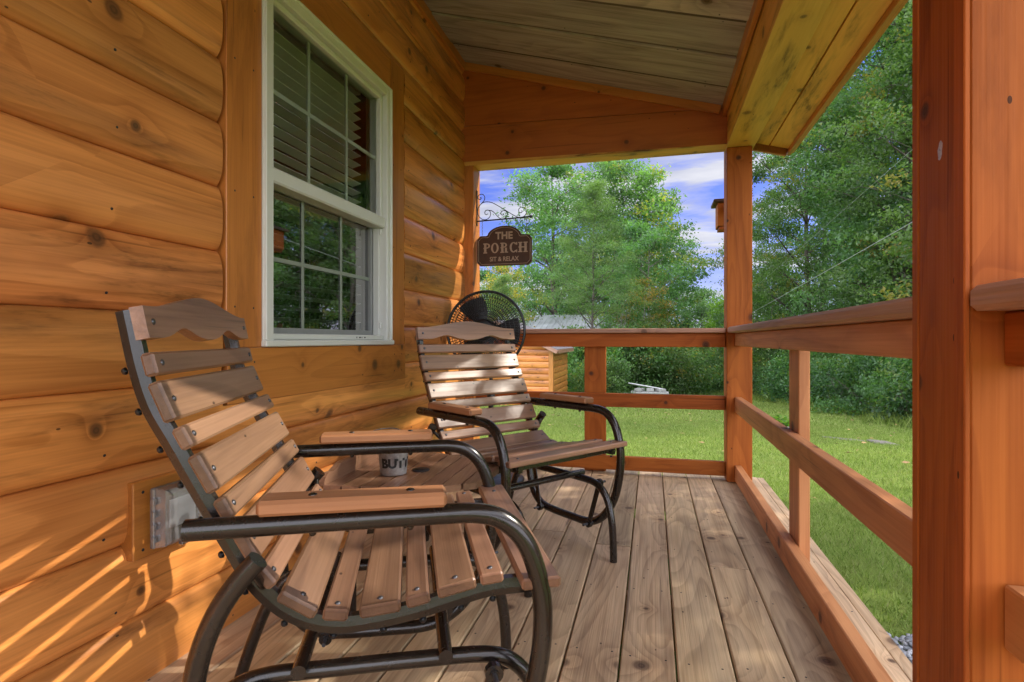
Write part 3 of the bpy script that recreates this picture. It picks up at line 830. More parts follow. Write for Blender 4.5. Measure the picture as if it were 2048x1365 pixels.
rpart(e, 'bottom_rail', MB().bx(.474, .512, -1.5, .9125, .012, .104, grain=1, ch=.003), M['rail'])

# ------------------------------------------------------------------ glider chairs
def make_chair():
    root = empty('glider_chair')
    S, HW, BW = .262, .292, .2175
    prof = dict(n1=(-.336, .814), w2=(-.319, .757), n3=(-.290, .701), w4=(-.261, .644), n5=(-.231, .587), w6=(-.201, .530), n7=(-.170, .475),
                s1=(-.124, .430), s2=(-.069, .410), s3=(0, .413), s4=(.061, .423), s5=(.126, .438), s6=(.187, .450), s7=(.266, .452))
    keys = list(prof)
    P = [Vector((v, 0, w)) for v, w in prof.values()]
    P = [Vector((-.349, 0, .8785))] + P
    def tangent(i): return (P[min(i + 1, len(P) - 1)] - P[max(i - 1, 0)]).normalized()
    back = MB(); seat = MB()
    TH = .0195
    def slat(mb, i, width, half):
        t = tangent(i)
        nrm = Vector((0, 1, 0)).cross(t) * -1
        c = P[i]
        R = Matrix((Vector((0, 1, 0)), t, nrm)).transposed()
        if R.determinant() < 0: R = Matrix((Vector((0, -1, 0)), t, nrm)).transposed()
        mb.box(c - nrm * TH / 2, (half * 2, width, TH), 0, R, ch=.004)
        for s in (-1, 1):
            mb.dome(c + Vector((0, s * .238, 0)), nrm, .0052, .0032, mi=1)
            mb.dome(c + Vector((0, s * .238, 0)) - nrm * (TH + .034), -nrm, .006, .006, mi=2)
        return nrm
    nr = {}
    for i, kname in enumerate(keys, 1):
        wide = kname in ('w2', 'w4', 'w6', 's1', 's3', 's5', 's7')
        if kname[0] == 's': nr[i] = slat(seat, i, .067 if wide else .040, .300 if kname == 's7' else S)
        else: nr[i] = slat(back, i, .066 if wide else .037, S)
    back.build('backrest', [M['slat'], M['steel'], M['black']], root); seat.build('seat', [M['slat'], M['steel'], M['black']], root)
    # crest
    out = []
    n = 28
    for k in range(n + 1):
        u = -S + 2 * S * k / n; a = abs(u) / S
        zb = -.026 + .018 * math.exp(-((abs(u) - .120) / .050) ** 2) - .003 * math.exp(-(u / .05) ** 2)
        out.append((u, zb))
    for k in range(n + 1):
        u = S - 2 * S * k / n; a = abs(u) / S
        t = min(1, max(0, (.93 - a) / .93)); t = t * t * (3 - 2 * t)
        out.append((u, .025 + .030 * t))
    t = (P[0] - P[1]).normalized(); nrm = Vector((t.z, 0, -t.x))
    if nrm.x < 0: nrm = -nrm
    Mx = Matrix((Vector((0, 1, 0)), t, nrm)).transposed().to_4x4()
    Mx.translation = P[0] - nrm * .0195
    cr = MB().prism(out, .0195, Mx, 0)
    for s in (-1, 1): cr.dome(P[0] + Vector((0, s * .238, 0)), nrm, .0052, .0032, mi=1)
    cr.build('crest_rail', [M['slat'], M['steel']], root)
    # side bars under the slats
    path = [P[0] + t * .024] + P + [P[-1] + Vector((.015, 0, 0))]
    pts = []
    for i in range(len(path)):
        tt = (path[min(i + 1, len(path) - 1)] - path[max(i - 1, 0)]).normalized()
        nn = Vector((0, 1, 0)).cross(tt) * -1
        pts.append(path[i] - nn * (TH + .0145))
    pts = spline(pts, 5)
    for s in (-1, 1):
        bar = MB(); V = []; G = []
        for i, p in enumerate(pts):
            tt = (pts[min(i + 1, len(pts) - 1)] - pts[max(i - 1, 0)]).normalized()
            nn = Vector((0, 1, 0)).cross(tt) * -1
            for a, b_ in ((-.008, -.0125), (-.011, 0), (-.008, .0155), (.008, .0155), (.011, 0), (.008, -.0125)):
                q = p + Vector((0, s * .238 + a, 0)) + nn * b_; V.append(q); G.append(tuple(q))
        F = []
        for i in range(len(pts) - 1):
            for k in range(6):
                F.append((i * 6 + k, i * 6 + (k + 1) % 6, (i + 1) * 6 + (k + 1) % 6, (i + 1) * 6 + k))
        F.append(tuple(range(6))[::-1]); F.append(tuple((len(pts) - 1) * 6 + k for k in range(6)))
        bar._add(V, F, G); bar.build('side_bar', M['tube'], root)
    # hoops with armrests
    hoop = [(-.180, .512), (-.209, .479), (-.238, .435), (-.260, .380), (-.272, .32), (-.272, .25), (-.255, .175), (-.222, .125), (-.175, .098), (-.10, .090), (0, .088), (.08, .088), (.135, .102),
            (.190, .142), (.236, .212), (.262, .30), (.270, .385), (.262, .45), (.240, .510), (.205, .548), (.160, .564), (.08, .566), (-.10, .565), (-.283, .563)]
    base = [(.296, .0), (.294, .08), (.287, .155), (.268, .225), (.232, .270), (.18, .288), (.06, .291), (-.08, .291), (-.18, .290), (-.235, .275), (-.272, .238), (-.300, .185), (-.335, .09), (-.362, .0)]
    for s in (-1, 1):
        h = MB(); h.tube(spline([(v, s * HW, w) for v, w in hoop], 5), .0165, 14)
        h.build('arm_hoop', M['tube'], root)
        ap = MB()
        R = Matrix.Rotation(0, 3, 'Z')
        ap.box((-.035, s * HW, .596), (.285, .056, .024), 0, R, ch=.009)
        for v in (-.10, .05):
            ap.dome((v, s * HW, .608), (0, 0, 1), .007, .003, mi=1); ap.dome((v, s * HW, .550), (0, 0, -1), .006, .007, mi=1)
        ap.build('armrest', [M['pad'], M['tube']], root)
        b_ = MB(); b_.tube(spline([(v, s * BW, w) for v, w in base], 5), .0140, 12)
        b_.build('base_frame', M['tube'], root)
        for (v0, w0, v1, w1) in ((.192, .276, .135, .098), (-.196, .276, -.160, .098)):
            lk = MB(); us = s * (BW + HW) / 2
            p0, p1 = Vector((v0, us, w0)), Vector((v1, us, w1)); d = (p1 - p0); L = d.length; d.normalize()
            R = Matrix((d, Vector((0, 1, 0)), d.cross(Vector((0, 1, 0))))).transposed()
            lk.box((p0 + p1) / 2, (L, .005, .022), 0, R, ch=.002)
            for q in (p0, p1):
                qm = Matrix.Rotation(PI / 2, 4, 'X'); qm.translation = q
                lk.lathe([(.0001, -.010), (.008, -.010), (.008, -.007), (.016, -.007), (.016, .007), (.008, .007), (.008, .010), (.0001, .010)], 14, qm, smooth=False)
                lk.tube([q + Vector((0, -.034, 0)), q + Vector((0, .034, 0))], .005, 8, mi=1)
            lk.build('link', [M['tube'], M['steel']], root)
        # bracket holding seat bar to hoop
        br = MB(); br.tube([(-.188, s * HW, .496), (-.184, s * .246, .452)], .007, 8); br.build('bracket', M['tube'], root)
        br = MB(); br.tube([(.258, s * HW, .436), (.250, s * .238, .418)], .009, 8)
        br.build('bracket', M['tube'], root)
    for v, w in ((.11, .306), (-.13, .305)):
        c = MB(); c.tube([(v, -BW - .03, w), (v, BW + .03, w)], .0125, 12); c.build('cross_tube', M['tube'], root)
    st = MB(); st.box((.262, 0, .425), (.024, .50, .026), 1, ch=.003); st.build('front_stretcher', M['tube'], root)
    return root
ch1 = make_chair()
tag(ch1, 'nearest slatted wood glider chair with bronze tube frame, beside the window', 'chair', 'pair of matching glider chairs')
ch2 = copy_tree(ch1)
ch1.location = (-.5463, 1.063, 0); ch1.rotation_euler.z = math.radians(24.78)
ch2.location = (-.5118, 2.1332, 0); ch2.rotation_euler.z = math.radians(-35.94)
ch2['label'] = 'far slatted wood glider chair standing in front of the black fan'

# ------------------------------------------------------------------ side table between the chairs
tb = empty('side_table', (-.74, 1.66, 0), label='small slatted wooden tray table between the two glider chairs', cat='table')
TZ = .415
# table outline (wedge) in world xy
A, B, C_, D = Vector((-.955, 1.455)), Vector((-.640, 1.500)), Vector((-.505, 1.815)), Vector((-.975, 1.985))
ux = (B - A).normalized(); uy = Vector((-ux.y, ux.x))
loc2 = lambda p: ((p - A).dot(ux), (p - A).dot(uy))
poly = [loc2(A), loc2(B), loc2(Vector((-.520, 1.60))), loc2(C_), loc2(Vector((-.60, 1.90))), loc2(Vector((-.80, 1.985))), loc2(D)]
def clip(poly, a, b):
    def half(poly, f):
        out = []
        for i in range(len(poly)):
            p, q = poly[i], poly[(i + 1) % len(poly)]; fp, fq = f(p), f(q)
            if fp >= 0: out.append(p)
            if fp * fq < 0:
                t = fp / (fp - fq); out.append((p[0] + (q[0] - p[0]) * t, p[1] + (q[1] - p[1]) * t))
        return out
    # strips run along direction dd
    return half(half(poly, lambda p: p[0] * nx_ + p[1] * ny_ - a), lambda p: b - p[0] * nx_ - p[1] * ny_)
sa = math.radians(-6); nx_, ny_ = math.cos(sa), math.sin(sa)
tt = MB()
Mt = Matrix(((ux.x, uy.x, 0, A.x), (ux.y, uy.y, 0, A.y), (0, 0, 1, TZ - .02), (0, 0, 0, 1)))
pr = [p[0] * nx_ + p[1] * ny_ for p in poly]; lo_, hi_ = min(pr), max(pr); w_ = .058
k = 0
while lo_ + k * w_ < hi_:
    pc = clip(poly, lo_ + k * w_, lo_ + (k + 1) * w_ - .0065)
    if len(pc) > 2: tt.prism(pc, .02, Mt, 1)
    k += 1
def tpart(mb, name, mats):
    o = mb.build(name, mats); o.parent = tb; o.location = -tb.location; return o
tpart(tt, 'table_top', M['slat'])
lip = MB()
dv = (D - A).normalized(); L = (D - A).length
Rl = Matrix(((dv.x, -dv.y, 0), (dv.y, dv.x, 0), (0, 0, 1)))
mid_ = (A + D) / 2
Ml = Matrix(((dv.x, 0, -dv.y, A.x - dv.y * -.004), (dv.y, 0, dv.x, A.y + dv.x * -.004), (0, 1, 0, TZ - .004), (0, 0, 0, 1)))
op = [(.0, 0), (L, 0), (L, .048), (L - .02, .058), (.10, .052), (.05, .034), (.025, .036), (.008, .026), (0, .012)]
lip.prism(op, .018, Ml, 0)
tpart(lip, 'back_lip', M['slat'])
for (x, y) in ((-.90, 1.53), (-.68, 1.56), (-.62, 1.80), (-.88, 1.90)):
    lg = MB(); lg.tube([(x, y, 0), (x, y, TZ - .021)], .011, 10); tpart(lg, 'leg', M['tube'])
af = MB(); af.tube([(-.90, 1.53, TZ - .035), (-.68, 1.56, TZ - .035), (-.62, 1.80, TZ - .035), (-.88, 1.90, TZ - .035)], .008, 8, closed=True); tpart(af, 'apron', M['tube'])

# bucket on the table
bx_, by_ = -.815, 1.635
bu = empty('bucket', (bx_, by_, TZ + .0005), label='small galvanised pail lettered BUTT on the tray table', cat='bucket')
bd = MB()
bd.lathe([(.0001, .003), (.040, .003), (.0415, 0), (.0425, .004), (.0475, .066), (.0492, .068), (.0485, .074), (.0500, .076), (.0492, .082), (.0508, .084), (.0550, .128), (.0580, .129), (.0580, .133), (.0545, .133), (.0535, .126), (.041, .008), (.0001, .007)], 40)
bd.build('pail_body', M['galv'], bu)
me = text_mesh('BUTT', .040, .0006, .0018)
# wrap the lettering round the pail, reading from the camera side
vdir = math.atan2(-by_, -bx_) + math.radians(12)
for v in me.vertices:
    x, y_, zz = v.co
    h = .040 + y_; r = .0425 + (.0475 - .0425) * h / .066 + .0006 + zz
    if h > .066: r += .0022
    a = vdir + x / .046
    v.co = (r * math.cos(a), r * math.sin(a), h)
me.materials.clear(); me.materials.append(M['black'])
o = bpy.data.objects.new('lettering', me); col.objects.link(o); o.parent = bu
hn = MB(); hn.tube(spline([(.056, 0, .122), (.062, .02, .118), (.045, .055, .135), (0, .070, .137), (-.045, .055, .135), (-.062, .02, .118), (-.056, 0, .122)], 6), .0016, 6)
for s in (-1, 1): hn.bx(s * .0545 - .003, s * .0545 + .004, -.009, .009, .108, .130, ch=.001)
ho = hn.build('handle', M['steel'], bu); ho.rotation_euler.z = vdir + PI / 2 + .35
ds = MB(); ds.lathe([(.0001, 0), (.028, 0), (.029, .002), (.028, .004), (.0001, .004)], 24)  # flat dark round piece on the table top
o = ds.build('dark_disc', M['iron']); o.location = (-.747, 1.70, TZ + .0006); tag(o, 'small flat dark disc lying right of the pail on the table', 'disc')

# ------------------------------------------------------------------ outlet cover on the wall
ob = empty('outlet_cover', (XS + .03, 1.16, .40), label='clear plastic weather cover over a wall outlet on a wooden block', cat='outlet cover')
def opart(mb, name, mats):
    o = mb.build(name, mats); o.parent = ob; o.location = -ob.location; return o
m_ = MB(); m_.bx(XS + .004, XS + .044, 1.052, 1.310, .315, .505, grain=1, ch=.003)
for yy in (1.072, 1.29):
    for zz in (.34, .48): m_.dome((XS + .052, yy, zz), (1, 0, 0), .004, .001, mi=1, seg=6)
opart(m_, 'mounting_block', [M['trim'], M['iron']])
m_ = MB(); m_.bx(XS + .0525, XS + .066, 1.088, 1.245, .335, .485, ch=.004)
opart(m_, 'base_plate', M['clear'])
m_ = MB()
cx, cy0, cy1, cz0, cz1 = XS + .067, 1.092, 1.242, .338, .484
lv = []
prof_ = [(0, 0), (.045, .010), (.060, .028), (.063, .06)]
def ring(i, d): return [(cx + d, cy0 + i, cz0 + i), (cx + d, cy1 - i, cz0 + i), (cx + d, cy1 - i, cz1 - i), (cx + d, cy0 + i, cz1 - i)]
R_ = [ring(0, 0), ring(.004, .026), ring(.014, .034), ring(.030, .036)]
V = sum(R_, []); F = []
for j in range(3):
    for i in range(4): F.append((j * 4 + i, j * 4 + (i + 1) % 4, (j + 1) * 4 + (i + 1) % 4, (j + 1) * 4 + i))
F.append((12, 13, 14, 15))
m_._add(V, F, V)
opart(m_, 'clear_hood', M['clear'])
m_ = MB()
for i in range(4): m_.bx(XS + .064, XS + .074, 1.080, 1.0915, .352 + i * .031, .352 + i * .031 + .016, ch=.002)
opart(m_, 'hinge', M['clear'])
m_ = MB(); m_.bx(XS + .066, XS + .080, 1.16, 1.185, .322, .337, ch=.002); opart(m_, 'latch', M['clear'])
m_ = MB(); m_.bx(XS + .067, XS + .073, 1.13, 1.21, .375, .445, ch=.002); opart(m_, 'receptacle', M['hingeplastic'])

# ------------------------------------------------------------------ pedestal fan
fan = empty('pedestal_fan', (-.955, 3.17, 0), label='black pedestal fan with round wire grille behind the far chair', cat='fan')
FR = .236
hc = Vector((0, -.06, .905))
fd = Vector((.10, -1, .06)).normalized()
Q = fd.to_track_quat('Z', 'Y').to_matrix().to_4x4(); Q.translation = hc
def fpart(mb, name, mats): return mb.build(name, mats, fan)
ri = MB(); ri.lathe([(FR - .010, -.014), (FR, -.012), (FR + .004, 0), (FR, .012), (FR - .010, .014), (FR - .012, 0), (FR - .010, -.014)], 64, Q)
fpart(ri, 'rim', M['black'])
def grille(side):
    g = MB()
    for i in range(80):
        a = 2 * PI * i / 80; tw = .10 * side
        pts = []
        for t in (0, .25, .5, .75, 1):
            r = .062 + (FR - .008 - .062) * t
            z = side * (.008 + .060 * (1 - t ** 2.2))
            aa = a + tw * (1 - t)
            pts.append(Q @ Vector((r * math.cos(aa), r * math.sin(aa), z)))
        g.tube(pts, .0021, 4, cap=False)
    for t in (.14, .28, .42, .56, .70, .84):
        r = .062 + (FR - .008 - .062) * t; z = side * (.0095 + .060 * (1 - t ** 2.2))
        g.tube([Q @ Vector((r * math.cos(2 * PI * k / 56), r * math.sin(2 * PI * k / 56), z)) for k in range(56)], .0019, 4, closed=True)
    g.lathe([(.0001, side * .073), (.05, side * .072), (.064, side * .066), (.064, side * .060)], 32, Q)
    return g
fpart(grille(1), 'front_grille', M['black']); fpart(grille(-1), 'rear_grille', M['black'])
for k_ in range(3):
    bld = MB(); a0_ = math.radians(112 + 120 * k_); V = []; nA, nR = 7, 7
    for i in range(nR):
        for j in range(nA):
            t = i / (nR - 1); s_ = j / (nA - 1) - .5
            r = .035 + t * .170; half = math.radians(26 + 10 * t - 14 * t * t)
            a = a0_ + 2 * half * s_ + .12 * t
            z = .045 * s_ * (1 - .3 * t)
            V.append(Q @ Vector((r * math.cos(a), r * math.sin(a), z)))
    F = [(i * nA + j, i * nA + j + 1, (i + 1) * nA + j + 1, (i + 1) * nA + j) for i in range(nR - 1) for j in range(nA - 1)]
    bld._add(V, F, [tuple(v) for v in V], None, 0, True); fpart(bld, 'blade', M['black'])
hb = MB(); hb.lathe([(.0001, .03), (.02, .03), (.038, .022), (.04, -.03)], 24, Q); fpart(hb, 'hub', M['black'])
mo = MB(); mo.lathe([(.03, -.065), (.058, -.07), (.062, -.12), (.05, -.16), (.02, -.175), (.0001, -.178)], 24, Q); fpart(mo, 'motor', M['black'])
po = MB(); po.tube([(0, .05, .03), (0, .05, .5)], .016, 14); po.tube([(0, .05, .5), (0, .05, .86)], .011, 14); po.tube([(0, .05, .86), (0, .04, .905)], .022, 14)
po.lathe([(.022, .46), (.026, .47), (.026, .51), (.02, .525)], 20, Matrix.Translation((0, .05, 0))); fpart(po, 'pole', M['black'])
ba = MB(); ba.lathe([(.0001, .042), (.02, .042), (.028, .03), (.10, .024), (.195, .012), (.205, .006), (.205, .0005)], 40, Matrix.Translation((.0, .05, 0))); fpart(ba, 'base', M['black'])

# ------------------------------------------------------------------ sign bracket and sign
SY = 3.570
sb = empty('sign_bracket', (-1.158, SY, 1.66), label='black scrolled iron sign bracket screwed to the end wall post', cat='bracket')
def W2(x, z): return (x, SY, z)
m_ = MB(); m_.bx(-1.1595, -1.1555, SY - .010, SY + .010, 1.625, 1.865, ch=.001)
o = m_.build('wall_plate', M['iron']); o.parent = sb; o.location = -sb.location
m_ = MB(); m_.tube([W2(-1.1575, 1.656), W2(-.782, 1.668)], .0048, 8); m_.dome(W2(-.785, 1.668), (1, 0, .03), .010, .016, seg=10); m_.dome(W2(-.783, 1.668), (-1, 0, -.03), .010, .010, seg=10)
o = m_.build('bar', M['iron']); o.parent = sb; o.location = -sb.location
def px2(px, py):        # bracket drawing: local drawing units to the plane of the bracket
    k = (px - 1024) / 1100; th = math.radians(14.33)
    dx, dy = k * math.cos(th) - math.sin(th), k * math.sin(th) + math.cos(th)
    t = SY / dy
    return (dx * t, SY, .85 + (680 - py) / 1100 * t)
cv = lambda pts: [px2(930 + x / 7.18, 370 + y / 7.18) for x, y in pts]
m_ = MB()
m_.tube(spline(cv([(215, 190), (232, 185), (228, 207), (205, 212), (186, 190), (192, 158), (222, 138), (258, 140), (283, 172), (280, 215), (255, 250), (222, 285), (196, 325), (184, 370), (186, 420), (210, 465), (255, 498), (310, 497), (352, 465), (368, 420), (360, 385), (335, 365), (305, 368), (285, 392), (290, 420), (310, 430), (325, 415)]), 5), .0026, 6)
m_.tube(spline(cv([(222, 285), (255, 258), (300, 246), (350, 248), (400, 262), (480, 305), (580, 365), (690, 432), (770, 468), (820, 466), (862, 440), (880, 400), (870, 355), (840, 325), (800, 325), (772, 352), (775, 388), (800, 402), (822, 385), (815, 370)]), 5), .0026, 6)
m_.tube(spline(cv([(335, 366), (385, 375), (425, 405), (460, 445), (500, 480), (545, 490), (585, 470), (607, 430), (600, 390), (570, 372), (535, 378), (515, 402), (525, 430), (545, 432), (557, 415)]), 5), .0026, 6)
o = m_.build('scroll', M['iron']); o.parent = sb; o.location = -sb.location
sg = empty('hanging_sign', (-.965, SY, 1.48), label='brown hanging sign reading THE PORCH SIT & RELAX', cat='sign')
def spart(o): o.parent = sg; o.location = (0, 0, 0); return o
def sgn_outline(ins):
    w, zb, zs = .190 - ins, -.131 + ins, .072 - ins; c = .022
    L_ = [(-w + c, zb), (w - c, zb), (w, zb + c), (w, zs - c), (w - c, zs)]
    rr = .118 - ins
    L_ += [(rr + .006, zs)]
    for k in range(13):
        a = math.radians(8 + (164) * k / 12); L_.append((rr * math.cos(a), zs - .006 + (.070) * math.sin(a)))
    L_ += [(-rr - .006, zs), (-w + c, zs), (-w, zs - c), (-w, zb + c)]
    return L_
Ms = Matrix(((1, 0, 0, 0), (0, 0, 1, -.007), (0, 1, 0, 0), (0, 0, 0, 1)))
m_ = MB(); m_.prism(sgn_outline(0)[::-1], .014, Ms, 0); spart(m_.build('board', M['sign']))
m_ = MB(); ol = sgn_outline(.011)
m_.tube([(x, -.0075, z) for x, z in ol], .0017, 4, closed=True); spart(m_.build('border_line', M['signtext']))
def sign_text(body, size, z, bold, spacing=1.0, sx=1.0):
    me = text_mesh(body, size, .0006, bold, spacing=spacing)
    for v in me.vertices:
        x, y_, zz = v.co; v.co = (x * sx, -.0078 - zz, z + y_)
    me.materials.clear(); me.materials.append(M['signtext'])
    o = bpy.data.objects.new('lettering', me); col.objects.link(o); spart(o)
sign_text('THE', .066, .068, .0025, 1.05, .95)
sign_text('SIT & RELAX', .042, -.088, .0008, 1.02, .86)
# slab lettering of the middle line, drawn as blocks
sl = MB(); LY0, LY1 = -.0088, -.0072
def blk(x0, x1, z0, z1): sl.bx(x0, x1, LY0, LY1, z0, z1, ch=.0002)
def stem(x, z0, z1, w=.016):
    blk(x - w / 2, x + w / 2, z0 + .007, z1 - .007); blk(x - w / 2 - .006, x + w / 2 + .006, z0, z0 + .0068); blk(x - w / 2 - .006, x + w / 2 + .006, z1 - .0068, z1)
    zm = (z0 + z1) / 2; blk(x - w / 2 - .004, x - w / 2, zm - .004, zm + .004)
def arc(cx, cz, rx, rz, a0, a1, w, n=12):
    for i in range(n):
        a, b_ = math.radians(a0 + (a1 - a0) * i / n), math.radians(a0 + (a1 - a0) * (i + 1) / n)
        p = [(cx + rx * math.cos(a), cz + rz * math.sin(a)), (cx + rx * math.cos(b_), cz + rz * math.sin(b_)), (cx + (rx - w) * math.cos(b_), cz + (rz - w * .55) * math.sin(b_)), (cx + (rx - w) * math.cos(a), cz + (rz - w * .55) * math.sin(a))]
        sl._add([(x, LY0, z) for x, z in p], [(0, 1, 2, 3)], [(x, 0, z) for x, z in p])
z0, z1 = -.046, .022
stem(-.132, z0, z1); arc(-.124, .004, .027, .018, -92, 92, .013)
arc(-.064, -.012, .027, .035, 0, 360, .014, 24)
stem(-.012, z0, z1); arc(-.004, .005, .025, .017, -92, 92, .012); blk(.006, .020, z0, -.012); blk(.006, .028, z0, z0 + .0068)
arc(.066, -.012, .027, .035, 40, 320, .014, 20); blk(.083, .091, .004, .022); blk(.083, .091, -.046, -.028)
stem(.112, z0, z1); stem(.148, z0, z1); blk(.12, .14, -.016, -.008)
spart(sl.build('lettering', M['signtext']))
for x in (-.155, .155):
    m_ = MB()
    for i in range(11): 
        zz = .076 + i * .0105
        rr = Matrix.Rotation(PI / 2 * (i % 2), 4, 'Z') @ Matrix.Rotation(PI / 2, 4, 'X'); rr.translation = (x, 0, zz)
        m_.tube([rr @ Vector((.0035 * math.cos(2 * PI * k / 8), .0065 * math.sin(2 * PI * k / 8), 0)) for k in range(8)], .0009, 4, closed=True)
    spart(m_.build('chain', M['steel']))

# birdhouse on the outside of the corner post
bh = empty('birdhouse', (.505, 3.95, 1.605), label='small brown wooden box with flat lid beyond the corner post', cat='birdhouse')
m_ = MB(); m_.bx(-.085, .075, -.07, .07, 0, .155, grain=2, ch=.003); m_.bx(-.075, .065, -.06, .06, -.02, -.0005, grain=0); m_.build('box_body', M['post'], bh)
m_ = MB(); m_.bx(-.112, .10, -.10, .10, .1555, .176, grain=0, ch=.003); m_.build('lid', M['sign'], bh)
m_ = MB(); m_.bx(-.02, .02, -.306, -.0705, .10, .14, grain=1); m_.build('arm_bracket', M['post'], bh)

# ------------------------------------------------------------------ vegetation
def tree_mesh(kind, H, crown0, rad, nclump, nleaf, leaf, spread, trunk_r, mat, bark, seed, limb_n=26, shape='oval', aspect=.55, flat=.6):
    """returns root empty with trunk and crown meshes; crown of clumps of leaf-sized faces around real limbs"""
    R = np.random.default_rng(seed); rr = random.Random(seed)
    root = empty(kind)
    # trunk path
    tx = [Vector((0, 0, -.3))]; n = 9
    ox = oy = 0
    for i in range(1, n + 1):
        ox += rr.uniform(-.035, .035) * H * .35; oy += rr.uniform(-.035, .035) * H * .35
        tx.append(Vector((ox * .6, oy * .6, H * .95 * i / n)))
    tk = MB(); path = spline(tx, 3)
    tk.tube(path, [max(.012, trunk_r * (1 - .93 * i / (len(path) - 1)) * (1.25 if i == 0 else 1)) for i in range(len(path))], 8, cap=False)
    def on_trunk(z):
        t = max(0, min(.999, z / (H * .95))) * n; i = int(t); return tx[i + 1 if i + 1 <= n else n] * 1.0 if i >= n else tx[i].lerp(tx[i + 1], t - i) if i > 0 else Vector((0, 0, z))
    def env(t):     # crown radius profile, t from 0 at crown base to 1 at top
        if shape == 'oval': return rad * (max(0, 1 - (2 * t - .85) ** 2 / 1.35)) ** .5 if t < .95 else rad * .25
        if shape == 'cone': return rad * (1.02 - t) ** .75 * (min(1, t * 6 + .45))
        return rad * (max(.02, math.sin(PI * min(1, t * .9 + .12)))) ** .7
    # lobes: big sub-masses so that the outline is uneven
    lobes = []
    for i in range(limb_n):
        t = (i + rr.random()) / limb_n; a = i * 2.399 + rr.uniform(-.5, .5)
        r = env(t) * rr.uniform(.55, 1.02); z = crown0 + t * (H - crown0)
        lobes.append((Vector((math.cos(a) * r, math.sin(a) * r, z)), env(t) * rr.uniform(.32, .52) + .12 * rad))
    C = []
    for i, (c, lr) in enumerate(lobes):
        base = on_trunk(max(.25 * crown0, c.z - rr.uniform(.5, 1.1) * Vector((c.x, c.y)).length * .8))
        c = c + Vector((base.x, base.y, 0)) * .7; lobes[i] = (c, lr)
        m1 = base.lerp(c, .5) + Vector((rr.uniform(-.1, .1), rr.uniform(-.1, .1), rr.uniform(-.02, .12))) * rad * .4
        L = spline([base, m1, c], 4)
        r0 = trunk_r * .42 * (1 - .6 * base.z / H)
        tk.tube(L, [max(.006, r0 * (1 - .85 * k / (len(L) - 1))) for k in range(len(L))], 5, cap=False)
        for j in range(3):
            e_ = c + Vector((rr.gauss(0, 1), rr.gauss(0, 1), rr.gauss(.1, .7))) * lr * .6
            tk.tube([c.lerp(m1, .4), c.lerp(e_, .4) + Vector((0, 0, .03)), e_], [r0 * .25 + .003, r0 * .15 + .002, .003], 4, cap=False)
    tk.build('trunk', bark, root)
    per = max(1, nclump // len(lobes))
    for c, lr in lobes:
        d = R.normal(size=(per, 3)); d /= np.linalg.norm(d, axis=1)[:, None]
        rad_ = lr * R.uniform(.35, 1.08, per) ** .6
        p = np.array(c) + d * rad_[:, None] * np.array([1, 1, flat])
        C.append(np.column_stack([p, d[:, 2]]))
    C = np.concatenate(C); K = len(C)
    cl_rand = R.random(K)
    cnt = R.integers(int(nleaf * .6), int(nleaf * 1.4) + 1, K)
    idx = np.repeat(np.arange(K), cnt); Nn = len(idx)
    off = R.normal(size=(Nn, 3)) * spread * np.array([1, 1, flat])
    P = C[idx, :3] + off
    # orientation: roughly facing up and out, drooping tips
    nrm = R.normal(size=(Nn, 3)) * .75 + np.array([0, 0, .75]); nrm /= np.linalg.norm(nrm, axis=1)[:, None]
    t = R.normal(size=(Nn, 3)); t -= (t * nrm).sum(1)[:, None] * nrm; t /= np.linalg.norm(t, axis=1)[:, None]
    b = np.cross(nrm, t)
    s = leaf * R.uniform(.6, 1.25, Nn)
    v0 = P - t * s[:, None] * .5; v2 = P + t * s[:, None] * .5 - np.array([0, 0, 1]) * (s * .12)[:, None]
    v1 = P - b * (s * aspect * .5)[:, None] + nrm * (s * .08)[:, None]; v3 = P + b * (s * aspect * .5)[:, None] + nrm * (s * .08)[:, None]
    V = np.stack([v0, v1, v2, v3], 1).reshape(-1, 3); F = np.arange(Nn * 4).reshape(-1, 4)
    lob = np.repeat(R.random(len(lobes)), per)
    shade = np.clip(.30 * lob[idx] + .22 * cl_rand[idx] + .22 * R.random(Nn) + .36 * np.clip(C[idx, 3] * .6 + .5, 0, 1) - .05, 0, 1)  # random tone plus painted daylight: lobe tops lighter, undersides darker
    gcv = np.stack([cl_rand[idx], R.random(Nn), R.random(Nn)], -1)
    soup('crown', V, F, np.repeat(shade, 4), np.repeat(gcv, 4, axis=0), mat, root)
    return root
def place(root, first, x, y, rz=0, s=1.0, sz=None, label=None, cat='tree', group=None, name=None):
    o = root if first else copy_tree(root)
    o.location = (x, y, float(gz(np.array(float(x)), np.array(float(y)))) - .05); o.rotation_euler = (0, 0, rz); o.scale = (s, s, sz or s)
    for k_ in ('label', 'category', 'group'):
        if k_ in o: del o[k_]
    tag(o, label, cat, group)
    return o

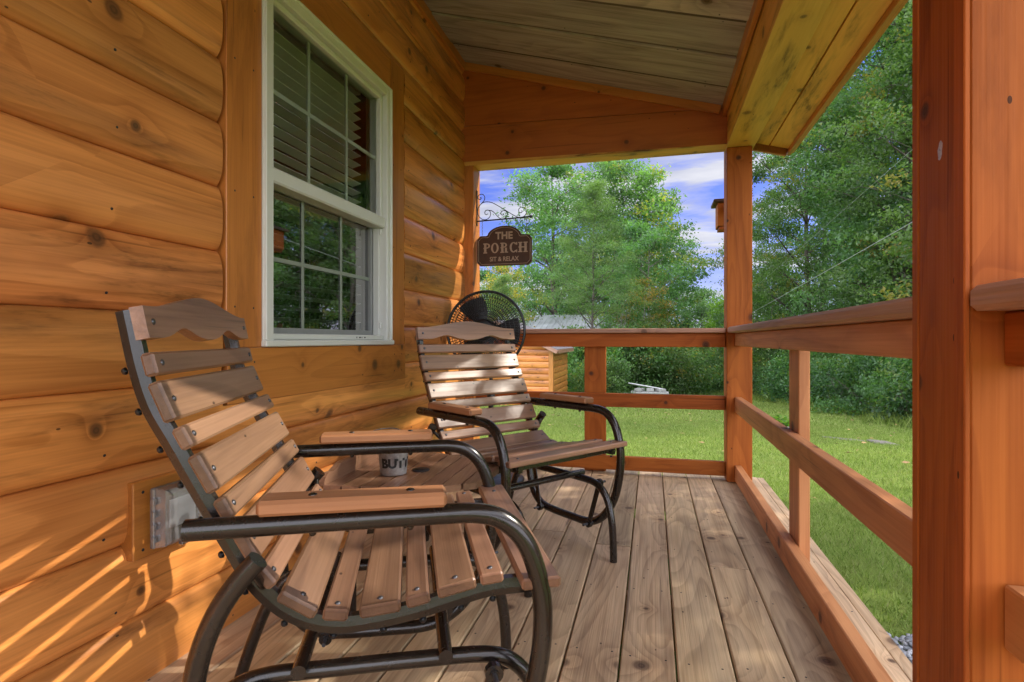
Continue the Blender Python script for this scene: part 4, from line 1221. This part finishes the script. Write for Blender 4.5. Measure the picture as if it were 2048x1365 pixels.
# wood on the right
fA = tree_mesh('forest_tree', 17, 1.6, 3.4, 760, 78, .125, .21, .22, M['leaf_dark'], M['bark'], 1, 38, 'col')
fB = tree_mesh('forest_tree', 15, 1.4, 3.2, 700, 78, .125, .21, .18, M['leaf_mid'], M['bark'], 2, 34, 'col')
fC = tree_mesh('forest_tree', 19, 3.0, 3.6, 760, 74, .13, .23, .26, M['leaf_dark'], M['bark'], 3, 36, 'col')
spots = [(fA, 8.3, 21.0, 0, 1.0), (fB, 7.9, 17.8, 1, .9), (fC, 8.8, 22.6, 2, 1.0), (fB, 6.9, 27.5, 3, .95), (fA, 12.5, 17.2, 2.2, 1.05), (fC, 12.2, 22.0, 4, 1.0), (fA, 11.2, 28.5, 5, 1.1),
         (fB, 9.2, 34, .6, 1.1), (fC, 15.5, 20.5, 1.3, 1.05), (fA, 16.5, 27, 3.6, 1.1), (fC, 14, 35, 3, 1.1), (fB, 11.5, 7.2, 4.4, .58), (fA, 18.5, 19.0, 4.0, 1.1)]  # the small fB copy is added out of view to shade the near lawn
seen = set()
for (p, x, y, a, s) in spots:
    lab = {id(fA): 'tall dark leafy forest tree in the dense wood right of the porch', id(fB): 'leafy forest tree with yellowing tips in the wood right of the porch', id(fC): 'tall broad crowned forest tree in the dense wood right of the porch'}[id(p)]
    place(p, id(p) not in seen, x, y, a, s, label=lab, group='forest trees right of the lawn'); seen.add(id(p))
# unseen young tree, added out of frame to throw dappled shade on the deck
yt = tree_mesh('added_shade_tree', 5.75, 1.2, 2.3, 420, 44, .13, .22, .09, M['leaf_mid'], M['bark'], 41, 30, 'col')
place(yt, True, 6.0, 4.2, .3, 1.0, label='young bushy tree added out of view to shade the porch deck')
# low shrubs along the wood
sA = tree_mesh('shrub', 1.5, .08, .95, 170, 46, .085, .16, .03, M['leaf_shrub'], M['bark'], 21, 14, 'oval', .6)
sB = tree_mesh('shrub', 2.3, .1, 1.2, 220, 50, .10, .20, .04, M['leaf_mid'], M['bark'], 22, 16, 'oval', .6)
seen = set(); R5 = random.Random(5)
wood_edge = [(5.9, 13.9), (6.1, 15.1), (5.7, 16.4), (5.9, 17.8), (5.5, 19.3), (5.6, 20.9), (5.2, 22.5), (5.1, 24.3), (4.7, 26.2), (4.3, 28.2), (7.1, 16.0), (6.9, 18.7), (6.6, 21.7), (6.2, 25.2), (7.4, 13.2), (3.6, 30.5)]
for i, (x, y) in enumerate(wood_edge):
    p = (sA, sB)[0 if i < 10 else 1]
    place(p, id(p) not in seen, x + R5.uniform(-.15, .15), y, R5.uniform(0, 6), R5.uniform(.85, 1.15), label=('low dark green shrub along the foot of the wood at right' if p is sA else 'taller leafy shrub under the trees of the wood at right'), cat='shrub', group='shrubs along the wood edge'); seen.add(id(p))
# shrubs behind the end railing
for i, (x, y, s) in enumerate([(-2.3, 21.6, 1.0), (-1.1, 22.4, 1.15), (.1, 23.0, 1.1), (1.1, 24.2, .95), (-1.8, 19.9, .7), (-.6, 24.6, 1.3), (2.0, 27.5, 1.0), (-3.4, 23.2, 1.2)]):
    place(sB, False, x, y, R5.uniform(0, 6), s, label='bushy green shrub beyond the lawn, seen through the end railing', cat='shrub', group='shrubs beyond the end railing')
for i, (x, y, s) in enumerate([(2.2, 31.0, .55), (2.9, 30.2, .5), (3.3, 31.5, .55), (3.9, 32.0, .6)]):
    place(sA, False, x, y, R5.uniform(0, 6), s, label='low bush beside the utility poles in the distance', cat='shrub', group='low bushes by the poles')
# trees beyond the end railing
bL = tree_mesh('broadleaf_tree', 14.0, 1.8, 3.6, 560, 50, .19, .30, .26, M['leaf_dark'], M['bark'], 31, 30, 'oval')
place(bL, True, -5.6, 33.0, .4, .98, label='tall dark tree behind the barn, left of the feathery pale tree')
place(bL, False, -2.6, 36.4, 2.1, 1.06, label='tallest dark tree behind the feathery pale tree')
place(bL, False, -10.4, 33.5, 3.4, .52, label='lower dark tree at the far left beyond the hanging sign')
bR = tree_mesh('broadleaf_tree', 12.5, 5.2, 2.4, 300, 40, .20, .30, .17, M['leaf_mid'], M['bark_pale'], 33, 22, 'oval')
place(bR, True, -.75, 34.5, 1.0, 1.04, label='open crowned tree with yellowish leaves against the clouds, right of centre')
dR = tree_mesh('broadleaf_tree', 8.3, 1.7, 2.45, 430, 50, .15, .24, .13, M['leaf_dark'], M['bark_pale'], 34, 26, 'oval')
place(dR, True, -.30, 29.0, .2, 1.0, label='rounded dark green tree with pale trunk, right of the feathery tree')
loc_ = tree_mesh('feathery_tree', 8.9, 3.5, 1.95, 520, 60, .085, .17, .075, M['leaf_locust'], M['bark'], 35, 40, 'cone', .32, .45)
place(loc_, True, -2.45, 23.0, .0, 1.0, label='pale green feathery tree with slender trunk in front of the barn')
place(loc_, False, -6.6, 24.6, 2.0, .62, label='lower feathery tree left of the tall pale feathery one')
au = tree_mesh('autumn_tree', 5.2, .9, 1.25, 260, 40, .095, .17, .05, M['leaf_autumn'], M['bark_pale'], 36, 18, 'oval')
place(au, True, -.35, 25.8, 0, 1.0, label='small tree turning orange and yellow beside the barn roof')
yl = tree_mesh('autumn_tree', 6.8, 1.5, 1.6, 260, 44, .12, .22, .06, M['leaf_autumn'], M['bark_pale'], 37, 18, 'oval')
place(yl, True, -7.3, 26.5, 0, .9, label='yellow tinted tree just below the hanging sign')
fr_ = tree_mesh('distant_tree', 8.6, .8, 3.1, 360, 44, .26, .42, .2, M['leaf_far'], M['bark'], 38, 24, 'oval')
place(fr_, True, 4.1, 51, .5, .86, label='round greyish distant tree under the clouds, left of the corner post')
br_ = tree_mesh('distant_tree', 7.6, .6, 2.3, 320, 44, .2, .34, .15, M['leaf_bright'], M['bark'], 39, 22, 'oval')
place(br_, True, 5.9, 44, .5, .85, label='bright yellow green distant tree just left of the corner post')
place(fr_, False, 1.2, 44, 2.5, .50, label='low distant tree behind the utility poles')
place(fr_, False, 7.9, 40, 2.9, .9, label='greyish distant tree behind the corner post')
for i, (x, y, s, r) in enumerate([(-13, 33, .5, 1), (-2.6, 41, .8, 4), (-6.5, 42, .8, .5)]):
    place(bL, False, x, y, r, s, label='dark tree filling the background behind the barn trees', group='background trees behind the barn')
# bare saplings
def sapling(x, y, h, seed):
    rr = random.Random(seed); root = empty('bare_sapling'); m = MB()
    def grow(p, d, L, r, lvl):
        pts = [p]; q = p
        for i in range(4):
            d = (d + Vector((rr.gauss(0, .12), rr.gauss(0, .12), .06))).normalized(); q = q + d * L / 4; pts.append(q)
        m.tube(pts, [max(.004, r * (1 - .6 * i / 4)) for i in range(5)], 5, cap=False)
        if lvl:
            for k in range(4):
                b_ = pts[rr.randint(1, 4)]; dd = (d + Vector((rr.gauss(0, .6), rr.gauss(0, .6), rr.uniform(0, .4)))).normalized(); grow(b_, dd, L * rr.uniform(.45, .7), r * .5, lvl - 1)
    for k in range(3): grow(Vector((rr.uniform(-.1, .1), 0, -.1)), Vector((rr.gauss(0, .15), rr.gauss(0, .1), 1)).normalized(), h, .022, 2)
    m.build('trunk', M['bark_pale'], root)
    place(root, True, x, y, label={1: 'bare grey sapling in front of the barn roof, right of the slender trunk', 2: 'bare grey sapling in front of the barn roof, left of the slender trunk'}[seed], cat='sapling')
sapling(-1.7, 24.0, 2.2, 1); sapling(-3.1, 23.6, 2.0, 2)
# plant and rocks on the lawn
pl = empty('leafy_plant', (2.28, 10.9, float(gz(np.array(2.28), np.array(10.9)))), label='clump of bright green leafy plant on the lawn beside a stone', cat='plant')
R6 = np.random.default_rng(6); nL = 420
a = R6.uniform(0, 2 * PI, nL); r = .30 * R6.random(nL) ** .6; h = .06 + .26 * R6.random(nL) * (1 - r / .42)
Pp = np.stack([r * np.cos(a), r * np.sin(a), h], -1); outd = np.stack([np.cos(a), np.sin(a), R6.uniform(.1, .9, nL)], -1); outd /= np.linalg.norm(outd, axis=1)[:, None]
sd = np.stack([-np.sin(a), np.cos(a), 0 * a], -1); s_ = R6.uniform(.07, .14, nL)[:, None]
V = np.stack([Pp, Pp + outd * s_ * .5 - sd * s_ * .28, Pp + outd * s_ - np.array([0, 0, .25]) * s_, Pp + outd * s_ * .5 + sd * s_ * .28], 1).reshape(-1, 3)
soup('foliage', V, np.arange(nL * 4).reshape(-1, 4), np.repeat(R6.random(nL), 4), np.repeat(R6.random((nL, 3)), 4, axis=0), M['leaf_bright'], pl)
m_ = MB()
for i in range(9):
    aa = i * .7; m_.tube([(0, 0, -.05), (.08 * math.cos(aa), .08 * math.sin(aa), .12), (.2 * math.cos(aa), .2 * math.sin(aa), .2)], [.006, .005, .003], 5)
m_.build('stem', M['leaf_bright'], pl)
def rock(x, y, sx, sy, sz, rz, seed, label):
    R7 = np.random.default_rng(seed); m = MB(); n_, k_ = 9, 14; V = []; F = []
    for i in range(n_):
        ph = PI * i / (n_ - 1)
        for j in range(k_):
            t = 2 * PI * j / k_
            w = 1 + .18 * math.sin(3 * t + seed) + .1 * R7.normal()
            V.append((sx * w * math.sin(ph) * math.cos(t), sy * w * math.sin(ph) * math.sin(t), sz * max(-.4, math.cos(ph)) * (1 + .15 * R7.normal())))
    for i in range(n_ - 1):
        for j in range(k_): F.append((i * k_ + j, (i + 1) * k_ + j, (i + 1) * k_ + (j + 1) % k_, i * k_ + (j + 1) % k_))
    m._add(V, F, V, None, 0, True)
    o = m.build('rock', M['stone']); o.location = (x, y, float(gz(np.array(x), np.array(y))) + sz * .15); o.rotation_euler.z = rz
    tag(o, label, 'rock', 'stones in the lawn')
rock(2.36, 10.5, .26, .2, .13, .3, 1, 'pale stone beside the leafy plant on the lawn')
rock(3.15, 10.3, .36, .11, .018, 2.6, 2, 'long flat stone lying level in the lawn right of the railing post')
rock(3.55, 10.0, .22, .12, .04, 2.4, 3, 'small flat stone in the lawn right of the long flat one')

# ------------------------------------------------------------------ far buildings and street furniture
shed = empty('log_shed', (-4.6, 17.5, 0), label='small honey coloured log shed standing on the lawn beyond the railing', cat='shed')
g0 = float(gz(np.array(-3.5), np.array(17.0))) - .15; ez = .56
def shpart(mb, name, mat): o = mb.build(name, mat); o.parent = shed; o.location = -shed.location; return o
m_ = MB(); BUL = .035
c0 = g0
while c0 < ez + .02:
    c1 = c0 + .19
    logpiece(m_, -6.3, -3.04, c0, c1, c0, c1, rng.random(), (rng.uniform(0, 50), rng.uniform(0, 50), 1), axis='x', x0=16.40, sgn=-1)
    logpiece(m_, 16.46, 19.4, c0, c1, c0, c1, rng.random(), (rng.uniform(0, 50), rng.uniform(0, 50), 1), axis='y', x0=-2.95, sgn=1)
    c0 = c1
# gable triangle
m_.prism([(-6.3, ez + .02), (-2.95, ez + .02), (-4.62, ez + .80)], .05, Matrix(((1, 0, 0, 0), (0, 0, 1, 16.40), (0, 1, 0, 0), (0, 0, 0, 1))), 0)
m_.bx(-6.3, -6.25, 16.4, 19.4, g0, ez); m_.bx(-6.25, -2.96, 19.35, 19.4, g0, ez)
shpart(m_, 'wall', M['log'])
m_ = MB(); m_.bx(-3.04, -2.90, 16.345, 16.40, g0, ez + .02, grain=2); m_.bx(-2.945, -2.895, 16.40, 16.48, g0, ez + .02, grain=2); shpart(m_, 'corner_board', M['log'])
m_ = MB()
for s in (-1, 1):
    Ls = 1.95; a = math.atan(.47) * s
    m_.box((-4.62 + s * .93, 17.85, ez + .43), (2.12, 3.4, .06), 1, Matrix.Rotation(a, 3, 'Y'))
shpart(m_, 'roof', M['shingle'])
m_ = MB()
for s in (-1, 1):
    a = math.atan(.47) * s
    m_.box((-4.62 + s * .93, 16.13, ez + .37), (2.10, .03, .11), 0, Matrix.Rotation(a, 3, 'Y'))
m_.bx(-2.74, -2.71, 16.15, 19.5, ez - .115, ez + .0, grain=1)
shpart(m_, 'eave_board', M['cap'])

barn = empty('barn', (-3.8, 30, -2), label='old barn with a pale metal roof behind the feathery tree', cat='barn')
bg = float(gz(np.array(-3.), np.array(30.))) - .2
def bpart(mb, name, mat): o = mb.build(name, mat); o.parent = barn; o.location = -barn.location; return o
m_ = MB(); m_.bx(-8.6, -1.45, 28.6, 33.2, bg, 1.42, grain=2); bpart(m_, 'wall', M['barnwall'])
m_ = MB()
for s, y0, y1 in ((1, 28.2, 31.0), (-1, 31.0, 33.7)):
    for i in range(26):
        xa = -9.0 + i * .3
        za, zb = (1.40, 2.25) if s > 0 else (2.25, 1.40)
        yc, zc_ = (y0 + y1) / 2, (za + zb) / 2; aa = math.atan2(zb - za, y1 - y0)
        m_.box((xa + .15, yc, zc_), (.292, math.hypot(y1 - y0, zb - za), .03), 1, Matrix.Rotation(aa, 3, 'X'), ch=.012)
        m_.box((xa, yc, zc_ + .022), (.035, math.hypot(y1 - y0, zb - za), .035), 1, Matrix.Rotation(aa, 3, 'X'), ch=.012)
bpart(m_, 'roof', M['metalroof'])

tq = empty('trough', (-.1, 20.4, float(gz(np.array(-.1), np.array(20.4)))), label='grey concrete trough with a pale pipe across it by the shrubs', cat='trough')
m_ = MB(); m_.bx(-.62, .62, -.25, .25, -.05, .32, ch=.02); m_.bx(-.66, .66, -.29, .29, .30, .36, ch=.02); m_.build('basin', M['concrete'], tq)
m_ = MB()
for x in (-.35, .02, .38): m_.box((x, 0, .42), (.26, .4, .11), 0, Matrix.Rotation(x, 3, 'Z'), ch=.015)
m_.build('block', M['concrete'], tq)
m_ = MB(); m_.tube([(-.75, -.1, .66), (.55, .05, .44)], .028, 8); m_.build('pipe', M['greymetal'], tq)
m_ = MB(); m_.bx(-1.05, -.72, -.2, .2, -.05, .28, ch=.03); m_.build('side_block', M['concrete'], tq)
def pole(x, y, h, r, label, mat, arm=False):
    z = float(gz(np.array(x), np.array(y)))
    e = empty('street_lamp' if arm else 'utility_pole', (x, y, z), label=label, cat='street lamp' if arm else 'utility pole')
    m = MB(); m.tube([(0, 0, -.3), (0, 0, h)], [r, r * .75], 10); m.build('pole', mat, e)
    m = MB()
    if arm:
        m.tube(spline([(0, 0, h), (0, 0, h + .12), (-.25, 0, h + .22), (-.62, 0, h + .2)], 5), .035, 8); m.build('arm', M['greymetal'], e)
        m = MB(); m.box((-.72, 0, h + .18), (.34, .14, .08), 0, ch=.03); m.build('lamp_head', M['greymetal'], e)
    else:
        m.bx(-.5, .5, -.06, .06, h - .35, h - .25); m.build('crossarm', mat, e)
    return e
pole(2.86, 34.5, 3.3, .09, 'brown wooden utility pole between the shrubs, tallest of the far poles', M['pole'])
pole(3.15, 35.2, 3.1, .06, 'thin grey pole standing just right of the brown utility pole', M['greymetal'])
pole(4.05, 37.5, 2.6, .06, 'grey street lamp with curved arm beyond the railing', M['greymetal'], True)
# cables slung from the right
for i, (p0, p1, r, lab) in enumerate([((3.16, 35.2, 1.0), (3.70, 8.6, 2.78), .006, 'lower pale overhead cable rising to the right across the wood'), ((4.0, 30.0, 2.6), (4.25, 9.6, 4.35), .0035, 'upper thin overhead cable rising to the right across the wood')]):
    p0, p1 = Vector(p0), Vector(p1); p2 = p1 + (p1 - p0).normalized() * 30
    pts = []
    for k_ in range(25):
        t = k_ / 24; q = p0.lerp(p2, t); q.z -= .55 * 4 * t * (1 - t) * (.3 + i * .1); pts.append(q)
    m = MB(); m.tube(pts, r, 6); tag(m.build('overhead_cable', M['cable']), lab, 'cable')

# ------------------------------------------------------------------ sky, sun, camera
SUN_AZ, SUN_EL = math.radians(17.3), math.radians(36.1)     # azimuth from +X towards +Y
w = bpy.data.worlds.new('World'); scene.world = w; w.use_nodes = True
nt = w.node_tree; nt.nodes.clear()
wo = nt.nodes.new('ShaderNodeOutputWorld'); bgn = nt.nodes.new('ShaderNodeBackground'); bgn.inputs['Strength'].default_value = .15
sky = nt.nodes.new('ShaderNodeTexSky'); sky.sky_type = 'NISHITA'; sky.sun_disc = False
sky.sun_elevation = SUN_EL; sky.sun_rotation = PI / 2 - SUN_AZ; sky.air_density = 1.0; sky.dust_density = .4; sky.ozone_density = 2.0
tc = nt.nodes.new('ShaderNodeTexCoord'); sx = nt.nodes.new('ShaderNodeSeparateXYZ'); nt.links.new(tc.outputs['Generated'], sx.inputs[0])
def wm(op, a, b=None, clamp=False):
    n = nt.nodes.new('ShaderNodeMath'); n.operation = op; n.use_clamp = clamp
    for i, v in enumerate((a, b)):
        if v is None: continue
        if isinstance(v, (int, float)): n.inputs[i].default_value = v
        else: nt.links.new(v, n.inputs[i])
    return n.outputs[0]
den = wm('ADD', wm('MAXIMUM', sx.outputs[2], 0.0), .10)
cb = nt.nodes.new('ShaderNodeCombineXYZ'); nt.links.new(wm('DIVIDE', sx.outputs[0], den), cb.inputs[0]); nt.links.new(wm('MULTIPLY', wm('DIVIDE', sx.outputs[1], den), 1.0), cb.inputs[1])
mp = nt.nodes.new('ShaderNodeMapping'); mp.inputs['Rotation'].default_value = (0, 0, .5); mp.inputs['Scale'].default_value = (.75, 1.5, 1); mp.inputs['Location'].default_value = (1.7, .6, 0); nt.links.new(cb.outputs[0], mp.inputs[0])
ns = nt.nodes.new('ShaderNodeTexNoise'); ns.inputs['Scale'].default_value = .95; ns.inputs['Detail'].default_value = 7; ns.inputs['Roughness'].default_value = .56; ns.inputs['Distortion'].default_value = .3; nt.links.new(mp.outputs[0], ns.inputs['Vector'])
cr = nt.nodes.new('ShaderNodeValToRGB'); cr.color_ramp.elements[0].position = .43; cr.color_ramp.elements[1].position = .545; nt.links.new(ns.outputs['Fac'], cr.inputs[0])
low = wm('MULTIPLY', wm('SUBTRACT', .20, sx.outputs[2], True), 3.0, True)
off_view_cover = wm('MULTIPLY', wm('SUBTRACT', .86, sx.outputs[1]), 2.6, True)  # full overcast added only outside the view, part of the porch fill
cov = wm('MULTIPLY', wm('MAXIMUM', wm('MAXIMUM', cr.outputs[0], low), off_view_cover), .94)
ns2 = nt.nodes.new('ShaderNodeTexNoise'); ns2.inputs['Scale'].default_value = 2.3; ns2.inputs['Detail'].default_value = 6; nt.links.new(mp.outputs[0], ns2.inputs['Vector'])
cc = nt.nodes.new('ShaderNodeValToRGB'); cc.color_ramp.elements[0].position = .3; cc.color_ramp.elements[0].color = (3.3, 3.5, 4.5, 1); cc.color_ramp.elements[1].position = .7; cc.color_ramp.elements[1].color = (6.2, 6.2, 6.4, 1); nt.links.new(ns2.outputs['Fac'], cc.inputs[0])
# unseen sky outside the view brightened, added as fill light for the porch
boost = wm('MULTIPLY_ADD', wm('MINIMUM', wm('MAXIMUM', wm('SUBTRACT', .86, sx.outputs[1]), 0.0), 1.15), 3.3); boost.node.inputs[2].default_value = 1.0
cm = nt.nodes.new('ShaderNodeVectorMath'); cm.operation = 'SCALE'; nt.links.new(cc.outputs[0], cm.inputs[0]); nt.links.new(boost, cm.inputs['Scale'])
tint = nt.nodes.new('ShaderNodeMix'); tint.data_type = 'RGBA'; tint.blend_type = 'MULTIPLY'; tint.inputs[0].default_value = 1.0; tint.inputs[7].default_value = (.66, .66, 1.4, 1); nt.links.new(sky.outputs[0], tint.inputs[6])
mxw = nt.nodes.new('ShaderNodeMix'); mxw.data_type = 'RGBA'; nt.links.new(cov, mxw.inputs[0]); nt.links.new(tint.outputs[2], mxw.inputs[6]); nt.links.new(cm.outputs[0], mxw.inputs[7])
nt.links.new(mxw.outputs[2], bgn.inputs['Color']); nt.links.new(bgn.outputs[0], wo.inputs[0])

sl_ = bpy.data.lights.new('sun', 'SUN'); sl_.energy = 5.0; sl_.angle = math.radians(.53); sl_.color = (1.0, .93, .82)
so_ = bpy.data.objects.new('sun', sl_); col.objects.link(so_)
sd_ = Vector((math.cos(SUN_EL) * math.cos(SUN_AZ), math.cos(SUN_EL) * math.sin(SUN_AZ), math.sin(SUN_EL)))
so_.rotation_euler = sd_.to_track_quat('Z', 'Y').to_euler(); so_.location = (8, 3, 9)

cd = bpy.data.cameras.new('camera'); cam = bpy.data.objects.new('camera', cd); col.objects.link(cam)
cd.sensor_width = 36; cd.lens = 1100 / 2048 * 36; cd.clip_start = .03; cd.clip_end = 3000; cd.shift_y = -.0012
cam.location = (0, 0, .85); cam.rotation_euler = (PI / 2, 0, math.radians(14.33))
scene.camera = cam
scene.view_settings.view_transform = 'Standard'; scene.view_settings.look = 'None'; scene.view_settings.exposure = 0; scene.view_settings.gamma = 1
scene.render.engine = 'CYCLES'
cy = scene.cycles
cy.use_denoising = True
try: cy.denoiser = 'OPENIMAGEDENOISE'
except Exception: pass
cy.max_bounces = 6; cy.diffuse_bounces = 3; cy.glossy_bounces = 3; cy.transmission_bounces = 3; cy.transparent_max_bounces = 8
cy.use_adaptive_sampling = True; cy.adaptive_threshold = .03
cy.sample_clamp_indirect = 6; cy.caustics_reflective = False; cy.caustics_refractive = False
